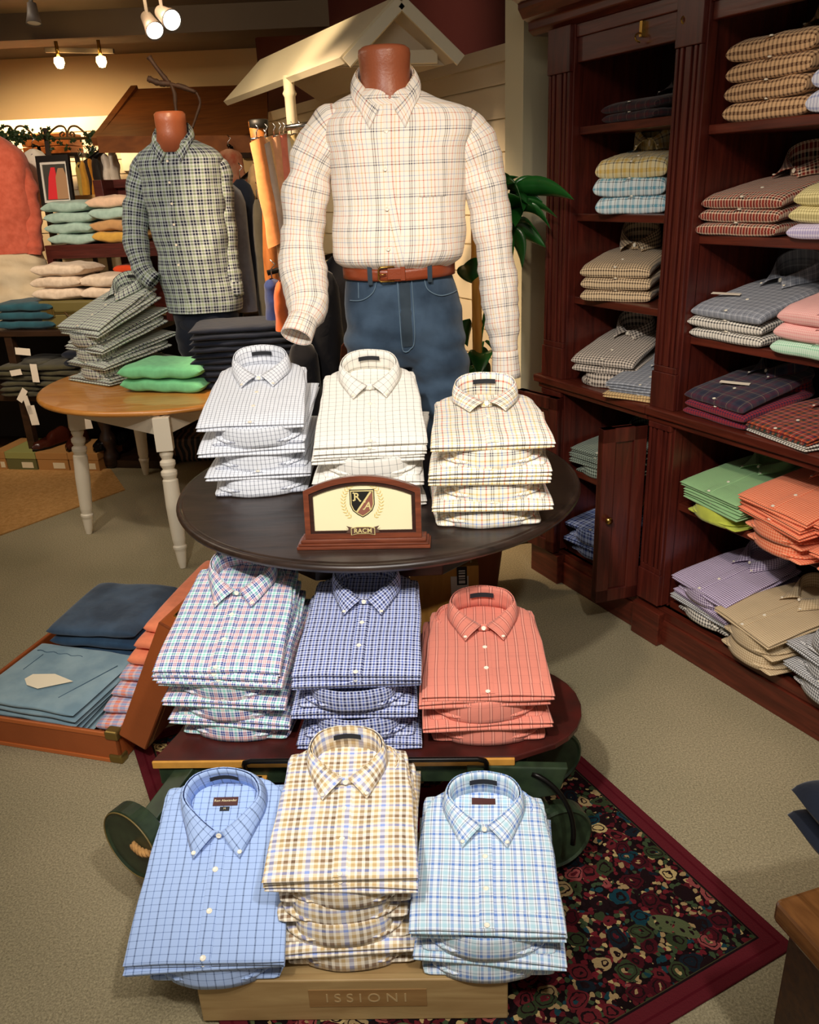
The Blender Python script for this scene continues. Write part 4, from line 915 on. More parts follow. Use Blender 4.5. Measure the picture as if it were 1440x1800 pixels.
def sleeve(path, radii, wr_s, m, parent, uoff=0, n=36, nv=60, name='sleeve'):
    mb = MB(); K_ = [Vector(p) for p in path]; rr = radii
    P_ = [cr(K_, i/nv) for i in range(nv+1)]; L_ = [0]
    for i in range(nv): L_.append(L_[-1]+(P_[i+1]-P_[i]).length)
    fr = []; prev = Vector((1, 0, 0))
    for i in range(nv+1):
        t_ = (P_[min(i+1, nv)]-P_[max(i-1, 0)]).normalized(); x = (prev-t_*prev.dot(t_)).normalized(); prev = x; fr.append((x, t_.cross(x)))
    def fn(a, b):
        i = int(round(b*nv)); f = b*(len(rr)-1); j = min(int(f), len(rr)-2); r = rr[j]*(1-(f-j))+rr[j+1]*(f-j)
        an = 2*pi*a; d = fr[i][0]*cos(an)+fr[i][1]*sin(an)*.86; p = P_[i]+d*r
        w_ = wr_s*(noise.noise(Vector((p.x*7+3, p.y*7, p.z*16)))*.9+noise.noise(Vector((p.x*14, p.y*14+uoff, p.z*34)))*.5)
        if b > .93 or b < .05: w_ *= .3
        return p+d*w_
    mb.grid(fn, n, nv, cu=True, uvf=lambda a, b: (a*2*pi*.072+uoff, -L_[int(round(b*nv))]))
    return mb.obj(name, m, parent, smooth=True)
def cuff(path, r0, r1, m, parent, th=.0015):
    p, q = Vector(path[0]), Vector(path[1]); d = (q-p).normalized(); x = (Vector((1, 0, 0))-d*d.x).normalized(); y = d.cross(x); L_ = (q-p).length; mb = MB()
    mb.grid(lambda a, b: p+d*L_*b+(x*cos(2*pi*a)+y*sin(2*pi*a)*.86)*(r0+(r1-r0)*b), 32, 5, cu=True, uvf=lambda a, b: (a*.27, b*L_))
    return mb.obj('cuff', m, parent, smooth=True, solid=.003)
def dress_collar(c, a_, b_, hb, m, parent, bv, tilt=0, drop=.07, spread=.055, lift=.02):
    """stand-and-fall collar round a neck centred at c"""
    top = [(-.010, -b_-.016, -.040), (-.046, -b_*.92, -.018), (-a_, -.004, .024), (-a_*.74, b_*.78, .050), (0, b_, .056)]
    bot = [(-spread*.80, -b_-.058, -.104), (-a_*.86, -b_-.012, -.066), (-a_-.014, -.016, -.026), (-a_*.84, b_*.82+.008, .002), (0, b_+.012, .006)]
    mir = lambda q: q+[(-x, y, z) for x, y, z in q[-2::-1]]
    def clear(q, g):
        if q.y < -.01:
            h_ = bv.ray_cast(Vector((q.x, -2, q.z)), Vector((0, 1, 0)))[0]
            if h_ and h_.y-g < q.y: q.y = h_.y-g
        h_ = bv.ray_cast(Vector((q.x, q.y, 3)), Vector((0, 0, -1)))[0]
        if h_ and 0 < h_.z+g-q.z < .06: q.z = h_.z+g
        return q
    T, B = mir(top), mir(bot); mb = MB(); C_ = Vector(c); R_ = Matrix.Rotation(tilt, 3, 'X')
    def fn(s, t_):
        p = cr(T, s).lerp(cr(B, s), t_); n = Vector((p.x, p.y, 0)).normalized(); q = C_+R_ @ (p+n*.008*sin(pi*t_)); return clear(q, .004+.004*(1-t_)) if t_ > .3 else q
    mb.grid(fn, 48, 8, uvf=lambda s, t_: (s*.5+.01, t_*.055)); o_ = mb.obj('collar', m, parent, smooth=True, solid=.002)
    mb = MB(); mb.grid(lambda s, t_: C_+R_ @ (Vector((cr(T, s).x*.96, cr(T, s).y*.96, cr(T, s).z-.045*t_))), 48, 4, uvf=lambda s, t_: (s*.42, t_*.04)); mb.obj('collar_stand', m, parent, smooth=True, solid=.002)
    return o_
def button_on(bv, x, z, parent, r=.0058, name='button'):
    h_ = hit(bv, x, z)
    if not h_: return
    o_ = bpy.data.objects.new(name, BUT); COL.objects.link(o_); o_.parent = parent; o_.location = (x, h_.y-.003, z); o_.rotation_euler = (pi/2, 0, 0); o_.scale = (r/.0058,)*3
# ---------- main form on the round table
MY = 2.60
mq = thing('torso_mannequin', 'headless torso form in a plaid shirt, tan belt and jeans standing on the round table', 'mannequin', (0, MY, 0))
def L(px, py, dy=0): p_ = PY(px, py, MY+dy); return Vector((p_.x, p_.y-MY, p_.z))
nk, sL, sR = L(678, 110), L(562, 186), L(834, 186)
cx = (sL.x+sR.x)/2-.004
terr = mat('tan_leatherette', '#a2593a', .38, noise_amt=.12, noise_scale=12, bump=.1, bump_scale=120)
zt = L(676, 82).z
nx = L(676, 110).x
MB().lathe([(0, zt), (.062, zt-.001), (.072, zt-.008), (.074, zt-.02), (.071, zt-.05), (.070, zt-.09), (.078, zt-.13), (.10, zt-.19)], 48, c=(nx, .0, 0)).obj('neck_form', terr, mq, smooth=True)
def wr1(P, a, b):
    w_ = noise.noise(Vector((P.x*6, P.y*3, P.z*11+2)))*.014+noise.noise(Vector((P.x*15+P.z*7, P.y*8, P.z*13)))*.010
    low = max(0, 1-(P.z-1.36)/.16)
    return w_*(.45+.5*low)*min(1, max(0, (P.z-1.352)/.03))+low*.004*sin(P.x*60+3*noise.noise(P*9))
zw = L(700, 470).z; zs_ = sL.z
rings = [(zw-.035, cx-.012, 0, .155, .105, .10, .8), (zw+.004, cx-.012, 0, .168, .118, .11, .8), (zw+.030, cx-.01, -.005, .192, .142, .125, .82), (zw+.085, cx-.005, -.004, .200, .140, .125, .82), (zw+.20, cx, 0, .196, .125, .12, .8),
         (zw+.32, cx+.002, 0, .205, .125, .12, .78), (zs_-.085, cx+.004, 0, .218, .120, .11, .78), (zs_-.045, cx+.006, .0, .216, .104, .10, .84), (zs_-.018, cx+.006, .0, .190, .092, .092, .9), (zs_+.004, nx, .0, .150, .080, .084, .95), (zs_+.024, nx, .0, .105, .072, .078, 1), (zs_+.034, nx, 0, .078, .066, .07, 1)]
tm = loft(rings, 96, 110, wr1); bv = bvh_of(tm)
sh1 = tm.obj('shirt', m_mn, mq, smooth=True, label='ivory shirt with navy, rust and blue tattersall lines')
dress_collar((nx, 0, zs_+.048), .083, .070, .066, m_mn, sh1, bv, rad(8), drop=.075, spread=.062, lift=-.018)
zc_ = zs_-.015
surf_strip('placket', bv, [(nx+.004, zc_+.005), (nx+.002, (zc_+zw)/2), (cx-.006, zw)], .034, .003, m_mn, sh1, 40, ucx=cx+.002)
for px, py in ((679, 230), (677, 297), (680, 367), (682, 437)): q_ = L(px, py, -.13); button_on(bv, q_.x*.98+.0, q_.z, sh1, .0062)
surf_strip('pocket', bv, [(cx+.095, zw+.20), (cx+.095, zw+.325)], .115, .003, m_mn, sh1, 12, ucx=cx)
# sleeves (the image's left arm comes forward, the right hangs)
lp = [L(618, 236, .0), L(590, 228, .0), L(566, 256, -.0), L(540, 320, -.01), L(530, 410, -.02), L(532, 480, -.05), L(540, 535, -.12), L(532, 566, -.17)]
sleeve(lp, [.03, .064, .074, .064, .064, .074, .064, .042], .016, m_mn, sh1, .02)
cuff((L(533, 562, -.165), L(521, 592, -.205)), .043, .046, m_mn, sh1)
rp_ = [L(776, 236, .0), L(806, 226, .0), L(830, 256, -.0), L(852, 330, -.01), L(868, 430, -.02), L(878, 520, -.04), L(886, 590, -.06), L(888, 622, -.065)]
sleeve(rp_, [.03, .062, .074, .064, .060, .058, .048, .036], .012, m_mn, sh1, .3)
cuff((L(888, 616, -.065), L(890, 664, -.07)), .038, .044, m_mn, sh1)
# jeans
zk = L(715, 622).z
jr = [(zw+.012, cx-.012, 0, .160, .112, .108, .86), (zw-.03, cx-.012, 0, .166, .116, .112, .86), (zw-.10, cx-.006, 0, .178, .12, .125, .85), (zk+.08, cx, 0, .186, .122, .128, .85), (zk+.02, cx, 0, .18, .115, .12, .9), (zk-.03, cx, 0, .12, .08, .09, 1)]
def wrj(P, a, b): return .018*noise.noise(Vector((P.x*7, P.y*6, P.z*15)))*(1 if P.z < zw-.1 else .3)+.012*noise.noise(Vector((P.x*16+P.z*14, 0, P.z*22)))*(1 if P.z < zw-.12 else .2)
jm = loft(jr, 80, 50, wrj, cap=True)
for s in (-1, 1):
    lx = cx+s*.096
    lr = [(zk+.12, lx-s*.012, 0, .098, .112, .115, .95), (zk+.0, lx, 0, .098, .112, .115, .95), (zk-.10, lx+s*.004, 0, .094, .102, .108, .95), (.95, lx+s*.006, 0, .088, .096, .10, 1), (TZ+.002, lx+s*.008, 0, .084, .09, .095, 1)]
    l2 = loft(lr, 48, 50, wrj, cap=True); o_ = len(jm.v); jm.v += l2.v; jm.f += [[i+o_ for i in f] for f in l2.f]; jm.uv += l2.uv; jm.mi += l2.mi
bj = bvh_of(jm)
jn = jm.obj('jeans', denim_m, mq, smooth=True)
md = jn.modifiers.new('remesh', 'REMESH'); md.mode = 'VOXEL'; md.voxel_size = .006; md.use_smooth_shade = True
md = jn.modifiers.new('smooth', 'SMOOTH'); md.factor = .5; md.iterations = 10
stit = cloth('jeans_stitch', '#62788a'); dden = cloth('jeans_dark_panel', '#38444f', col2='#28333d', sc=9)
surf_strip('waistband', bj, [(cx-.165, zw-.008), (cx-.08, zw-.010), (cx, zw-.012), (cx+.08, zw-.008), (cx+.155, zw-.004)], .034, .004, dden, jn, 40)
surf_strip('fly_panel', bj, [(cx+.002, zw-.028), (cx+.004, zk+.045)], .040, .003, dden, jn, 20)
for ln in ([(cx-.018, zw-.028), (cx-.014, zk+.055), (cx-.004, zk+.028)], [(cx+.024, zw-.028), (cx+.026, zk+.07), (cx+.010, zk+.035), (cx-.004, zk+.028)],
           [(cx+.062, zw-.028), (cx+.072, zw-.058), (cx+.11, zw-.078), (cx+.165, zw-.072)], [(cx-.080, zw-.028), (cx-.092, zw-.058), (cx-.125, zw-.080), (cx-.165, zw-.084)], [(cx-.135, zw-.03), (cx-.137, zw-.075)]):
    surf_strip('seam_stitching', bj, ln, .0035, .0045, stit, jn, 24)
# belt
belt = thing('belt', None, None); belt.parent = mq; belt['label'] = 'tan leather belt'
bl = MB(); zb = zw-.012
def bf(a, b):
    t_ = 2*pi*a; x = .168*math.copysign(abs(cos(t_))**.86, cos(t_)); y = .122*math.copysign(abs(sin(t_))**.86, sin(t_))
    return (cx-.012+x*1.01, y*1.02-.002, zb-.010+.034*b-.012*cos(t_)*0-.006*(y < 0)*(1-abs(x)/.17))
bl.grid(bf, 72, 3, cu=True); bo = bl.obj('belt_strap', mat('tan_belt_leather', '#8a3e20', .35, bump=.1, bump_scale=150), belt, smooth=True, solid=.004)
by = bf(.75, 0)[1]-.004; bxx = nx-.012
bu = MB(); q = [(-.024, .0), (-.022, .022), (.022, .022), (.024, 0), (.022, -.022), (-.022, -.022)]
bu.tube([Vector((bxx-.01+x, by-.004, zb+.006+z)) for x, z in ((.022, .020), (-.018, .020), (-.024, .014), (-.024, -.014), (-.018, -.020), (.022, -.020))], .0028, 8)
bu.tube([Vector((bxx-.012, by-.006, zb+.006)), Vector((bxx-.040+.008, by-.007, zb+.006))], .002, 6)
bu.obj('buckle', mat('brass', '#b9924a'), belt, smooth=True)
MB().box(bxx+.030, bxx+.044, by-.004, by+.004, zb-.014, zb+.027).obj('keeper_loop', mat('tan_belt_leather', '#8a3e20'), belt, bevel=.002)
MB().box(bxx-.008, bxx+.034, by-.0035, by+.003, zb-.010, zb+.022).obj('belt_tip', mat('tan_belt_leather', '#8a3e20'), belt, bevel=.002)
for s in (-.098, .078):
    h_ = bf(.75+s*.9, 0); yy = hit(bvh_of(bl), cx+s, zb+.004); yy = yy.y if yy else by
    MB().box(cx+s-.007, cx+s+.007, yy-.006, yy+.002, zb-.024, zb+.032).obj('belt_loop', dden, jn, bevel=.002)
# ---------- second form on the pine table
M2Y = 4.36
mq2 = thing('torso_mannequin', 'headless torso form in a sage and navy check shirt behind the pine table piles', 'mannequin', (0, M2Y, 0))
def L2(px, py, dy=0): p_ = PY(px, py, M2Y+dy); return Vector((p_.x, p_.y-M2Y, p_.z))
n2 = L2(300, 215); a2, b2 = L2(248, 258), L2(385, 262); cx2 = (a2.x+b2.x)/2; z2 = (a2.z+b2.z)/2+.01; zt2 = L2(296, 196).z
MB().lathe([(0, zt2), (.064, zt2-.002), (.074, zt2-.012), (.074, zt2-.05), (.072, zt2-.09), (.10, zt2-.18)], 40, c=(n2.x, 0, 0)).obj('neck_form', terr, mq2, smooth=True)
hip = L2(360, 545).z
def wr2(P, a, b): return .014*noise.noise(Vector((P.x*7+2, P.y*4, P.z*8)))+.007*noise.noise(Vector((P.x*16, P.y*6, P.z*14)))
rings = [(hip, cx2+.02, 0, .185, .13, .12, .82), (hip+.10, cx2+.02, 0, .192, .135, .125, .82), (hip+.30, cx2+.01, 0, .195, .13, .125, .8), (hip+.48, cx2, 0, .205, .13, .12, .78), (z2-.10, cx2, 0, .212, .118, .11, .78), (z2-.055, cx2, .0, .205, .10, .10, .84), (z2-.02, cx2-.005, .0, .175, .088, .09, .9), (z2+.008, n2.x+.015, .0, .13, .078, .082, .95), (z2+.03, n2.x+.01, .0, .085, .066, .07, 1)]
tm2 = loft(rings, 80, 90, wr2); bv2 = bvh_of(tm2)
s2 = tm2.obj('shirt', m_m2, mq2, smooth=True, label='sage green and navy check shirt, untucked')
dress_collar((n2.x+.004, 0, z2+.044), .086, .072, .066, m_m2, s2, bv2, rad(10), drop=.07, spread=.06, lift=-.02)
surf_strip('placket', bv2, [(n2.x-.01, z2-.03), (n2.x-.02, (z2+hip)/2), (cx2-.03, hip+.01)], .034, .003, m_m2, s2, 40, ucx=cx2)
for k in range(6): button_on(bv2, n2.x-.012-.003*k, z2-.07-.095*k, s2, .006)
sleeve([L2(284, 288), L2(266, 284), L2(250, 308, .0), L2(240, 370, -.01), L2(240, 430, -.05), L2(250, 470, -.08), L2(262, 488, -.09)], [.03, .060, .07, .064, .06, .06, .045], .014, m_m2, s2, .1)
cuff((L2(258, 484, -.09), L2(272, 496, -.10)), .045, .046, m_m2, s2)
sleeve([L2(352, 288), L2(370, 286), L2(384, 310, .0), L2(392, 380, -.01), L2(398, 440, -.02), L2(404, 480, -.03), L2(406, 498, -.03)], [.03, .06, .07, .062, .058, .06, .055], .012, m_m2, s2, .4)
cuff((L2(406, 494, -.03), L2(408, 518, -.03)), .058, .062, m_m2, s2)
jr = [(hip+.06, cx2+.02, 0, .15, .11, .11, .86), (hip-.06, cx2+.02, 0, .16, .115, .115, .9), (hip-.12, cx2+.02, 0, .15, .10, .11, .9)]
jm = loft(jr, 48, 16, None)
for s in (-1, 1):
    lx = cx2+.02+s*.085; l2 = loft([(hip-.0, lx, 0, .085, .10, .10, .95), (hip-.15, lx, 0, .082, .095, .10, .95), (.735, lx, 0, .078, .085, .09, 1)], 32, 24, wrj); o_ = len(jm.v); jm.v += l2.v; jm.f += [[i+o_ for i in f] for f in l2.f]; jm.uv += l2.uv; jm.mi += l2.mi
jm.obj('trousers', denim_d, mq2, smooth=True, label='dark navy trousers')
# ================================================================ pine table with turned white legs
PZt = .73; PC = Vector((-1.175, 4.12, 0)); PR = .645
pt = thing('pine_table', 'round honey pine table with turned cream legs behind the trolley', 'table', PC)
honey = wood('honey_pine', '#b8752e', '#d0924a', .28, (1.2, 9, 9), 3, coat=.4)
MB().lathe([(0, PZt-.028), (PR-.02, PZt-.028), (PR-.004, PZt-.022), (PR, PZt-.014), (PR-.004, PZt-.005), (PR-.014, PZt), (0, PZt)], 80).obj('tabletop', honey, pt, smooth=True)
o = bpy.data.objects['tabletop.001'] if 'tabletop.001' in bpy.data.objects else None
for o in pt.children:
    o.data.polygons.foreach_set('use_smooth', [abs(p.normal.z) < .98 for p in o.data.polygons])
whitew = mat('cream_painted_wood', '#ddd2bc', .4)
legtop = [(-1.50, 3.72), (-.99, 3.50), (-.80, 4.46), (-1.46, 4.60)]; foot = [PZ(157, 938, .0), PZ(322, 998, 0), Vector((-.66, 4.62, 0)), Vector((-1.62, 4.80, 0))]
lp = []
for i in range(4):
    tp = PC+(Vector((foot[i].x, foot[i].y, 0))-PC)*.90; lp.append((tp, foot[i]))
prof = [(.014, 0), (.020, .03), (.026, .085), (.031, .10), (.031, .108), (.026, .114), (.030, .14), (.036, .30), (.034, .42), (.028, .425), (.036, .445), (.036, .46), (.024, .47), (.034, .49), (.034, .505), (.022, .515), (.030, .535), (.030, .545), (.022, .55), (.022, .56)]
for tp, ft in lp:
    T_ = Vector((tp.x, tp.y, PZt-.03))-PC; B_ = Vector((ft.x, ft.y, 0))-PC; d = (T_-B_); M = Matrix.Translation(B_) @ d.to_track_quat('Z', 'Y').to_matrix().to_4x4()
    m = MB().lathe(prof, 28, M=M); m.box(-.036, .036, -.036, .036, .555, d.length, M=M); m.obj('leg', whitew, pt, smooth=False, bevel=.002)
P4 = [p[0]-PC for p in lp]; m = MB()
for i in range(4):
    a_, b_ = P4[i], P4[(i+1) % 4]; d = (b_-a_).normalized(); n_ = Vector((-d.y, d.x, 0))*.011
    pts = [a_+n_, b_+n_, b_-n_, a_-n_]; m.extr([(p.x, p.y) for p in pts], PZt-.115, PZt-.028)
m.obj('apron', whitew, pt)
# pile of checks, seen from its corner
PB = PZ(190, 690, PZt)
ym = rad(-35)
stack(Vector((PZ(140, 675, PZt).x+.05, PZ(140, 675, PZt).y-.02, PZt+.001)), rad(-38), 'FBFBFBFF', [m_p2], 'navy and sage check shirt', 'of the tall pile, pine table', tilt=22, height=.26, scale=1.15)
gp = PZ(270, 697, PZt); gcl = cloth('spring_green_twill', '#7cd096')
for k in range(2):
    folded('folded_trousers', ('lower' if k == 0 else 'upper')+' pair of bright green trousers folded on the pine table', 'trousers', Matrix.Translation((gp.x+.02, gp.y+.05, PZt+.002+.064*k)) @ Matrix.Rotation(rad(-14+4*k), 4, 'Z'), .42, .30, .062, gcl, 1, .3, 'green trousers on the pine table')
np_ = PZ(425, 690, PZt); 
for k in range(5):
    folded('folded_jeans', f'dark navy jeans, {pos_words(4-k, 5)} of the tall pile on the pine table', 'jeans', Matrix.Translation((np_.x+.01*k-.01, np_.y+.06, PZt+.002+.058*k)) @ Matrix.Rotation(rad(-6+3*k), 4, 'Z'), .50, .36, .057, denim_d, 2, .3, 'navy jeans on the pine table')
for k in range(2):
    p = PZ(136, 650, PZt); folded('folded_jeans', ('lower' if k == 0 else 'upper')+' dark jeans behind the check pile at the rim of the pine table', 'jeans', Matrix.Translation((p.x, p.y, PZt+.002+.05*k)) @ Matrix.Rotation(rad(-30), 4, 'Z'), .22, .26, .05, denim_d, 1, .5, 'dark jeans behind the check pile')
# ================================================================ floor left: jute mat, suitcase
jm_ = mat('woven_jute', '#c2935a', 1, col2='#ac7f48', noise_scale=60, bump=.6, bump_scale=160, spec=.1)
j0, j1, j2 = PZ(220, 862, 0), PZ(0, 982, 0), PZ(195, 826, 0)
MB().extr([(j1.x-.9, j1.y-.75), (j0.x, j0.y), (j2.x, j2.y), (-3.9, j2.y+.3)], .0008, .008).obj('jute_mat', jm_, label='plain orange tan woven mat on the carpet at the left edge', cat='mat')
tan = mat('saddle_leather', '#9c4f24', .42, noise_amt=.12, noise_scale=8, bump=.08, bump_scale=120); tanl = mat('suitcase_lining', '#5a2416', .8)
sc = thing('open_suitcase', 'open tan leather suitcase on the floor, lid standing up, full of folded jeans', 'suitcase')
f0, f1 = PZ(0, 1308, 0), PZ(215, 1342, 0); sa = math.atan2((f1-f0).y, (f1-f0).x)
SM = Matrix.Translation(f1) @ Matrix.Rotation(sa, 4, 'Z'); sc.matrix_world = SM
TW, TL, TH = .62, .78, .105
tr_ = MB().box(-TW, 0, 0, .014, 0, TH).box(-TW, 0, TL-.014, TL, 0, TH).box(-.014, 0, 0, TL, 0, TH).box(-TW, -TW+.014, 0, TL, 0, TH).box(-TW, 0, 0, TL, 0, .01)
tr_.obj('tray', tan, sc, bevel=.006)
MB().box(-TW, .002, -.004, .004, 0, .014).box(-TW, .002, -.003, .004, TH-.012, TH+.003).obj('welt', mat('welt_leather', '#b8622e', .4), sc, bevel=.002)
LM = Matrix.Translation((.006, 0, TH)) @ Matrix.Rotation(rad(27), 4, 'Y')
LH, LT = .46, .085
ld = MB().box(.0, .012, 0, TL, 0, LH).box(-LT, .012, 0, .012, 0, LH).box(-LT, .012, TL-.012, TL, 0, LH).box(-LT, .012, 0, TL, LH-.012, LH)
ld.v = [v+Vector((LT, 0, 0)) for v in ld.v]
lo = ld.obj('lid', tan, sc, bevel=.008); lo.matrix_local = LM
sm2 = MB()
for k in range(60): sm2.box(LT+.0118, LT+.0134, .022, .0235, .02+k*.0072, .0245+k*.0072)
sm2.obj('stitching', mat('stitch_tan', '#d49a62', .7), lo)
for (x, y, z) in ((0, 0, TH-.02), (0, 0, .0)):
    MB().box(-.04, .006, -.006, .03, z, z+.03).obj('corner_guard', mat('aged_brass', '#8a7440', .35, .8), sc, bevel=.006)
MB().tube([Vector((LT*.4, .12, LH)), Vector((LT*.4, .125, LH+.028)), Vector((LT*.4, .20, LH+.034)), Vector((LT*.4, .28, LH+.028)), Vector((LT*.4, .285, LH))], .007, 8).obj('lid_clasp', brass, lo, smooth=True)
MB().box(LT*.2, LT+.016, .05, .09, LH-.03, LH+.006).obj('lid_latch', brass, lo, bevel=.004)
def SP(x, y, z): return SM @ Matrix.Translation((x, y, z))
for k in range(2):
    def tagx(root):
        M = MB().extr([(-.075, -.02), (-.04, -.045), (.01, -.05), (.09, .02), (.0, .035), (-.07, .01)], 0, .0012); o_ = M.obj('care_tag', mat('cream_tag', '#efe4c8', .6), root, label='cream paper tag'); o_.matrix_local = Matrix.Translation((.0, .13, .066)) @ Matrix.Rotation(rad(-5), 4, 'Z')
    folded('folded_jeans', ('lower' if k == 0 else 'upper, tagged')+' pair of light blue jeans in the open suitcase', 'jeans', SP(-.35, -.0+.018, .03+.062*k) @ Matrix.Rotation(rad(2-4*k), 4, 'Z'), .40, .34, .06, denim_l, 3, .15, 'light blue jeans in the suitcase', extra=tagx if k else None)
sml = mat('seam_blue', '#3f5a6c', .8)
for o_ in [o for o in bpy.data.objects if o.name.startswith('folded_jeans') and 'light blue jeans' in o.get('label', '')]:
    MB().tube([Vector((-.17+.011*i, .285+.004*sin(i*1.3), .0605)) for i in range(18)], .0016, 5).obj('seam', sml, o_, smooth=True)
    MB().tube([Vector((.10+.006*i, .06+.017*i, .0605)) for i in range(13)], .0016, 5).obj('seam', sml, o_, smooth=True)
    MB().tube([Vector((-.13+.0*i, .17+.012*i, .0605)) for i in range(9)], .0014, 5).obj('seam', sml, o_, smooth=True)
for k, (mm, nm) in enumerate(((denim_d, 'near black'), (denim_d, 'near black'), (denim, 'dark blue'), (denim, 'dark blue'), (denim_m, 'mid blue'))):
    folded('folded_jeans', f'{nm} jeans, {pos_words(4-k, 5)} of the rear pile in the open suitcase', 'jeans', SP(-.33, .37, .012+.042*k) @ Matrix.Rotation(rad(3*k-6), 4, 'Z'), .34, .36, .042, mm, 1, .25, 'jeans at the rear of the suitcase')
cor = cloth('coral_linen', '#f08a62')
for k in range(7):
    mm, nm = ((g_orplaid, 'coral and lilac plaid') if k < 4 else (cor, 'plain coral'))
    folded('folded_garment', f'{nm} garment, {pos_words(6-k, 7)} of the pile against the suitcase lid', 'garment', SP(-.06+.014*k, .08+.035*k, .04+.040*k) @ Matrix.Rotation(rad(5), 4, 'Z'), .15, .50, .042, mm, 1, .3, 'coral garments against the suitcase lid')
pk = PY(380, 1020, 2.56)
folded('folded_garment', 'pink garment draped over the top edge of the suitcase lid', 'garment', Matrix.Translation((PY(392, 1010, 2.5).x, 2.44, .40)) @ Matrix.Rotation(rad(-40), 4, 'Z'), .12, .20, .06, cloth('pink_chambray', '#d88c80'), 1, .5)
# ================================================================ plant and bamboo pole between pillar and form
plb = thing('leafy_plant', 'tall glossy green plant on a bamboo pole between the cabinet and the dressed form', 'plant')
leafm = mat('glossy_leaf', '#1f5a22', .28, noise_amt=.35, noise_scale=9); stemm = mat('leaf_stem', '#2e6a28', .5)
bamboo = wood('bamboo', '#b8792c', '#d09a4a', .35, (10, 10, 1.5), 4)
PYp = 3.06
bp0, bp1 = PY(842, 700, PYp), PY(838, 500, PYp)
bb = MB(); pr = []
zz = .20
while zz < 1.5:
    pr += [(.019, zz), (.018, zz+.02), (.018, zz+.20), (.022, zz+.215), (.019, zz+.225)]; zz += .23
bb.lathe(pr, 16, c=(bp1.x, PYp, 0)).obj('bamboo_pole', bamboo, plb, smooth=True)
MB().lathe([(0, .0), (.07, 0), (.10, .24), (.105, .26), (.09, .26), (.085, .22), (0, .22)], 32, c=(bp1.x, PYp, 0)).obj('plant_pot', mat('terracotta_pot', '#7a3a22', .7), plb, smooth=True)
def leaf(base, tip, w, droop=.05, twist=0):
    b0, t0 = Vector(base), Vector(tip); d = t0-b0; L_ = d.length; side = d.cross(Vector((0, .8, 1))).normalized(); side = Matrix.Rotation(twist, 3, d.normalized()) @ side; up = side.cross(d).normalized()
    m = MB()
    def fn(a, b_):
        ww = w*(sin(pi*min(1, b_**.75))**.8)*(1-.25*b_); q = 2*a-1
        return b0+d*b_+side*ww*q/2+up*(.25*ww*q*q+.02*sin(pi*b_))+Vector((0, 0, -droop*b_*b_))
    m.grid(fn, 6, 14); o_ = m.obj('leaf', leafm, plb, smooth=True, solid=.0008); return o_
crown = PY(870, 440, PYp)
LEAVES = [((872, 350), (884, 292), .10), ((880, 352), (912, 300), .085), ((878, 372), (906, 388), .10), ((896, 352), (955, 345), .06), ((905, 372), (968, 392), .07), ((880, 410), (896, 470), .07), ((842, 610), (850, 680), .09), ((848, 640), (838, 692), .08), ((868, 380), (905, 310), .11), ((880, 360), (885, 288), .10), ((900, 335), (1010, 340), .075), ((895, 345), (975, 318), .07), ((890, 372), (980, 372), .08), ((885, 375), (935, 352), .085), ((888, 395), (960, 425), .07),
          ((882, 400), (918, 462), .085), ((845, 500), (815, 455), .09), ((838, 640), (852, 690), .10), ((850, 620), (842, 655), .085), ((852, 600), (872, 655), .07), ((870, 350), (850, 300), .09), ((884, 330), (920, 360), .08), ((826, 560), (822, 600), .06), ((900, 400), (945, 400), .06), ((873, 395), (878, 445), .08)]
for i, (a_, b_, w_) in enumerate(LEAVES):
    dy = .10*sin(i*2.3)
    A_ = PY(*a_, PYp); B_ = PY(*b_, PYp-.06+dy); leaf(A_, B_, w_*1.15, .02, rad(25*sin(i*1.7)))
for pts in ([(842, 640), (850, 560), (868, 470), (878, 390), (885, 330)], [(845, 600), (862, 500), (885, 420), (905, 380)], [(838, 700), (846, 620), (850, 600)], [(875, 400), (890, 350), (930, 325)], [(880, 380), (920, 370), (950, 372)]):
    MB().tube([PY(p[0], p[1], PYp+.02*math.sin(i)) for i, p in enumerate(pts)], .004, 6).obj('stem', stemm, plb, smooth=True)
# a chair back behind the jeans
cb = PY(595, 640, 3.1)
cbz = PY(590, 590, 3.1).z
MB().extr([(-.05, .0), (.06, .0), (.06, cbz-.08), (.045, cbz-.02), (.0, cbz), (-.035, cbz-.04), (-.05, cbz-.15)], -.012, .012, 'y').obj('chair_back', wood('brown_bentwood', '#5e2c14', '#7c4020', .35), label='rounded reddish brown chair back just left of the jeans', cat='chair', bevel=.004).matrix_world = Matrix.Translation((cb.x+.05, 3.1, 0))
# ================================================================ gabled awning
awn = mat('cream_awning_board', '#e6dcc0', .55, noise_amt=.05, noise_scale=2); aw = thing('gabled_awning', 'small cream gabled roof canopy hung above the hanging trousers', 'awning')
AY = 3.75
eL, eR, ap = PY(606, 112, AY), PY(806, 108, AY), PY(702, 6, AY)
u = (CB.to_3x3() @ Vector((-1, 0, 0))).normalized()
def along(P0, px):
    # slide along the awning axis until the image column is px
    lo_, hi = 0, 6
    for _ in range(40):
        s = (lo_+hi)/2; q = P0+u*s-Vector((0, 0, CAM_H)); x = 720+FPX*q.dot(RT)/q.dot(FW)
        if x > px: lo_ = s
        else: hi = s
    return P0+u*s
eF, aF = along(eL, 400), along(ap, 464)
s_len = ((eF-eL).length+(aF-ap).length)/2
nrm = (eF-eL).cross(ap-eL).normalized()*.03
def slab3(name, a, b_, c, d, n_, m, par, bev=0):
    mb = MB(); P_ = [a, b_, c, d]; Q = [p-n_ for p in P_]
    mb.poly(P_); mb.poly(Q[::-1])
    for i in range(4): mb.poly([P_[i], Q[i], Q[(i+1) % 4], P_[(i+1) % 4]])
    return mb.obj(name, m, par, bevel=bev)
slab3('roof_panel', eL, eF, aF, ap, nrm, awn, aw)
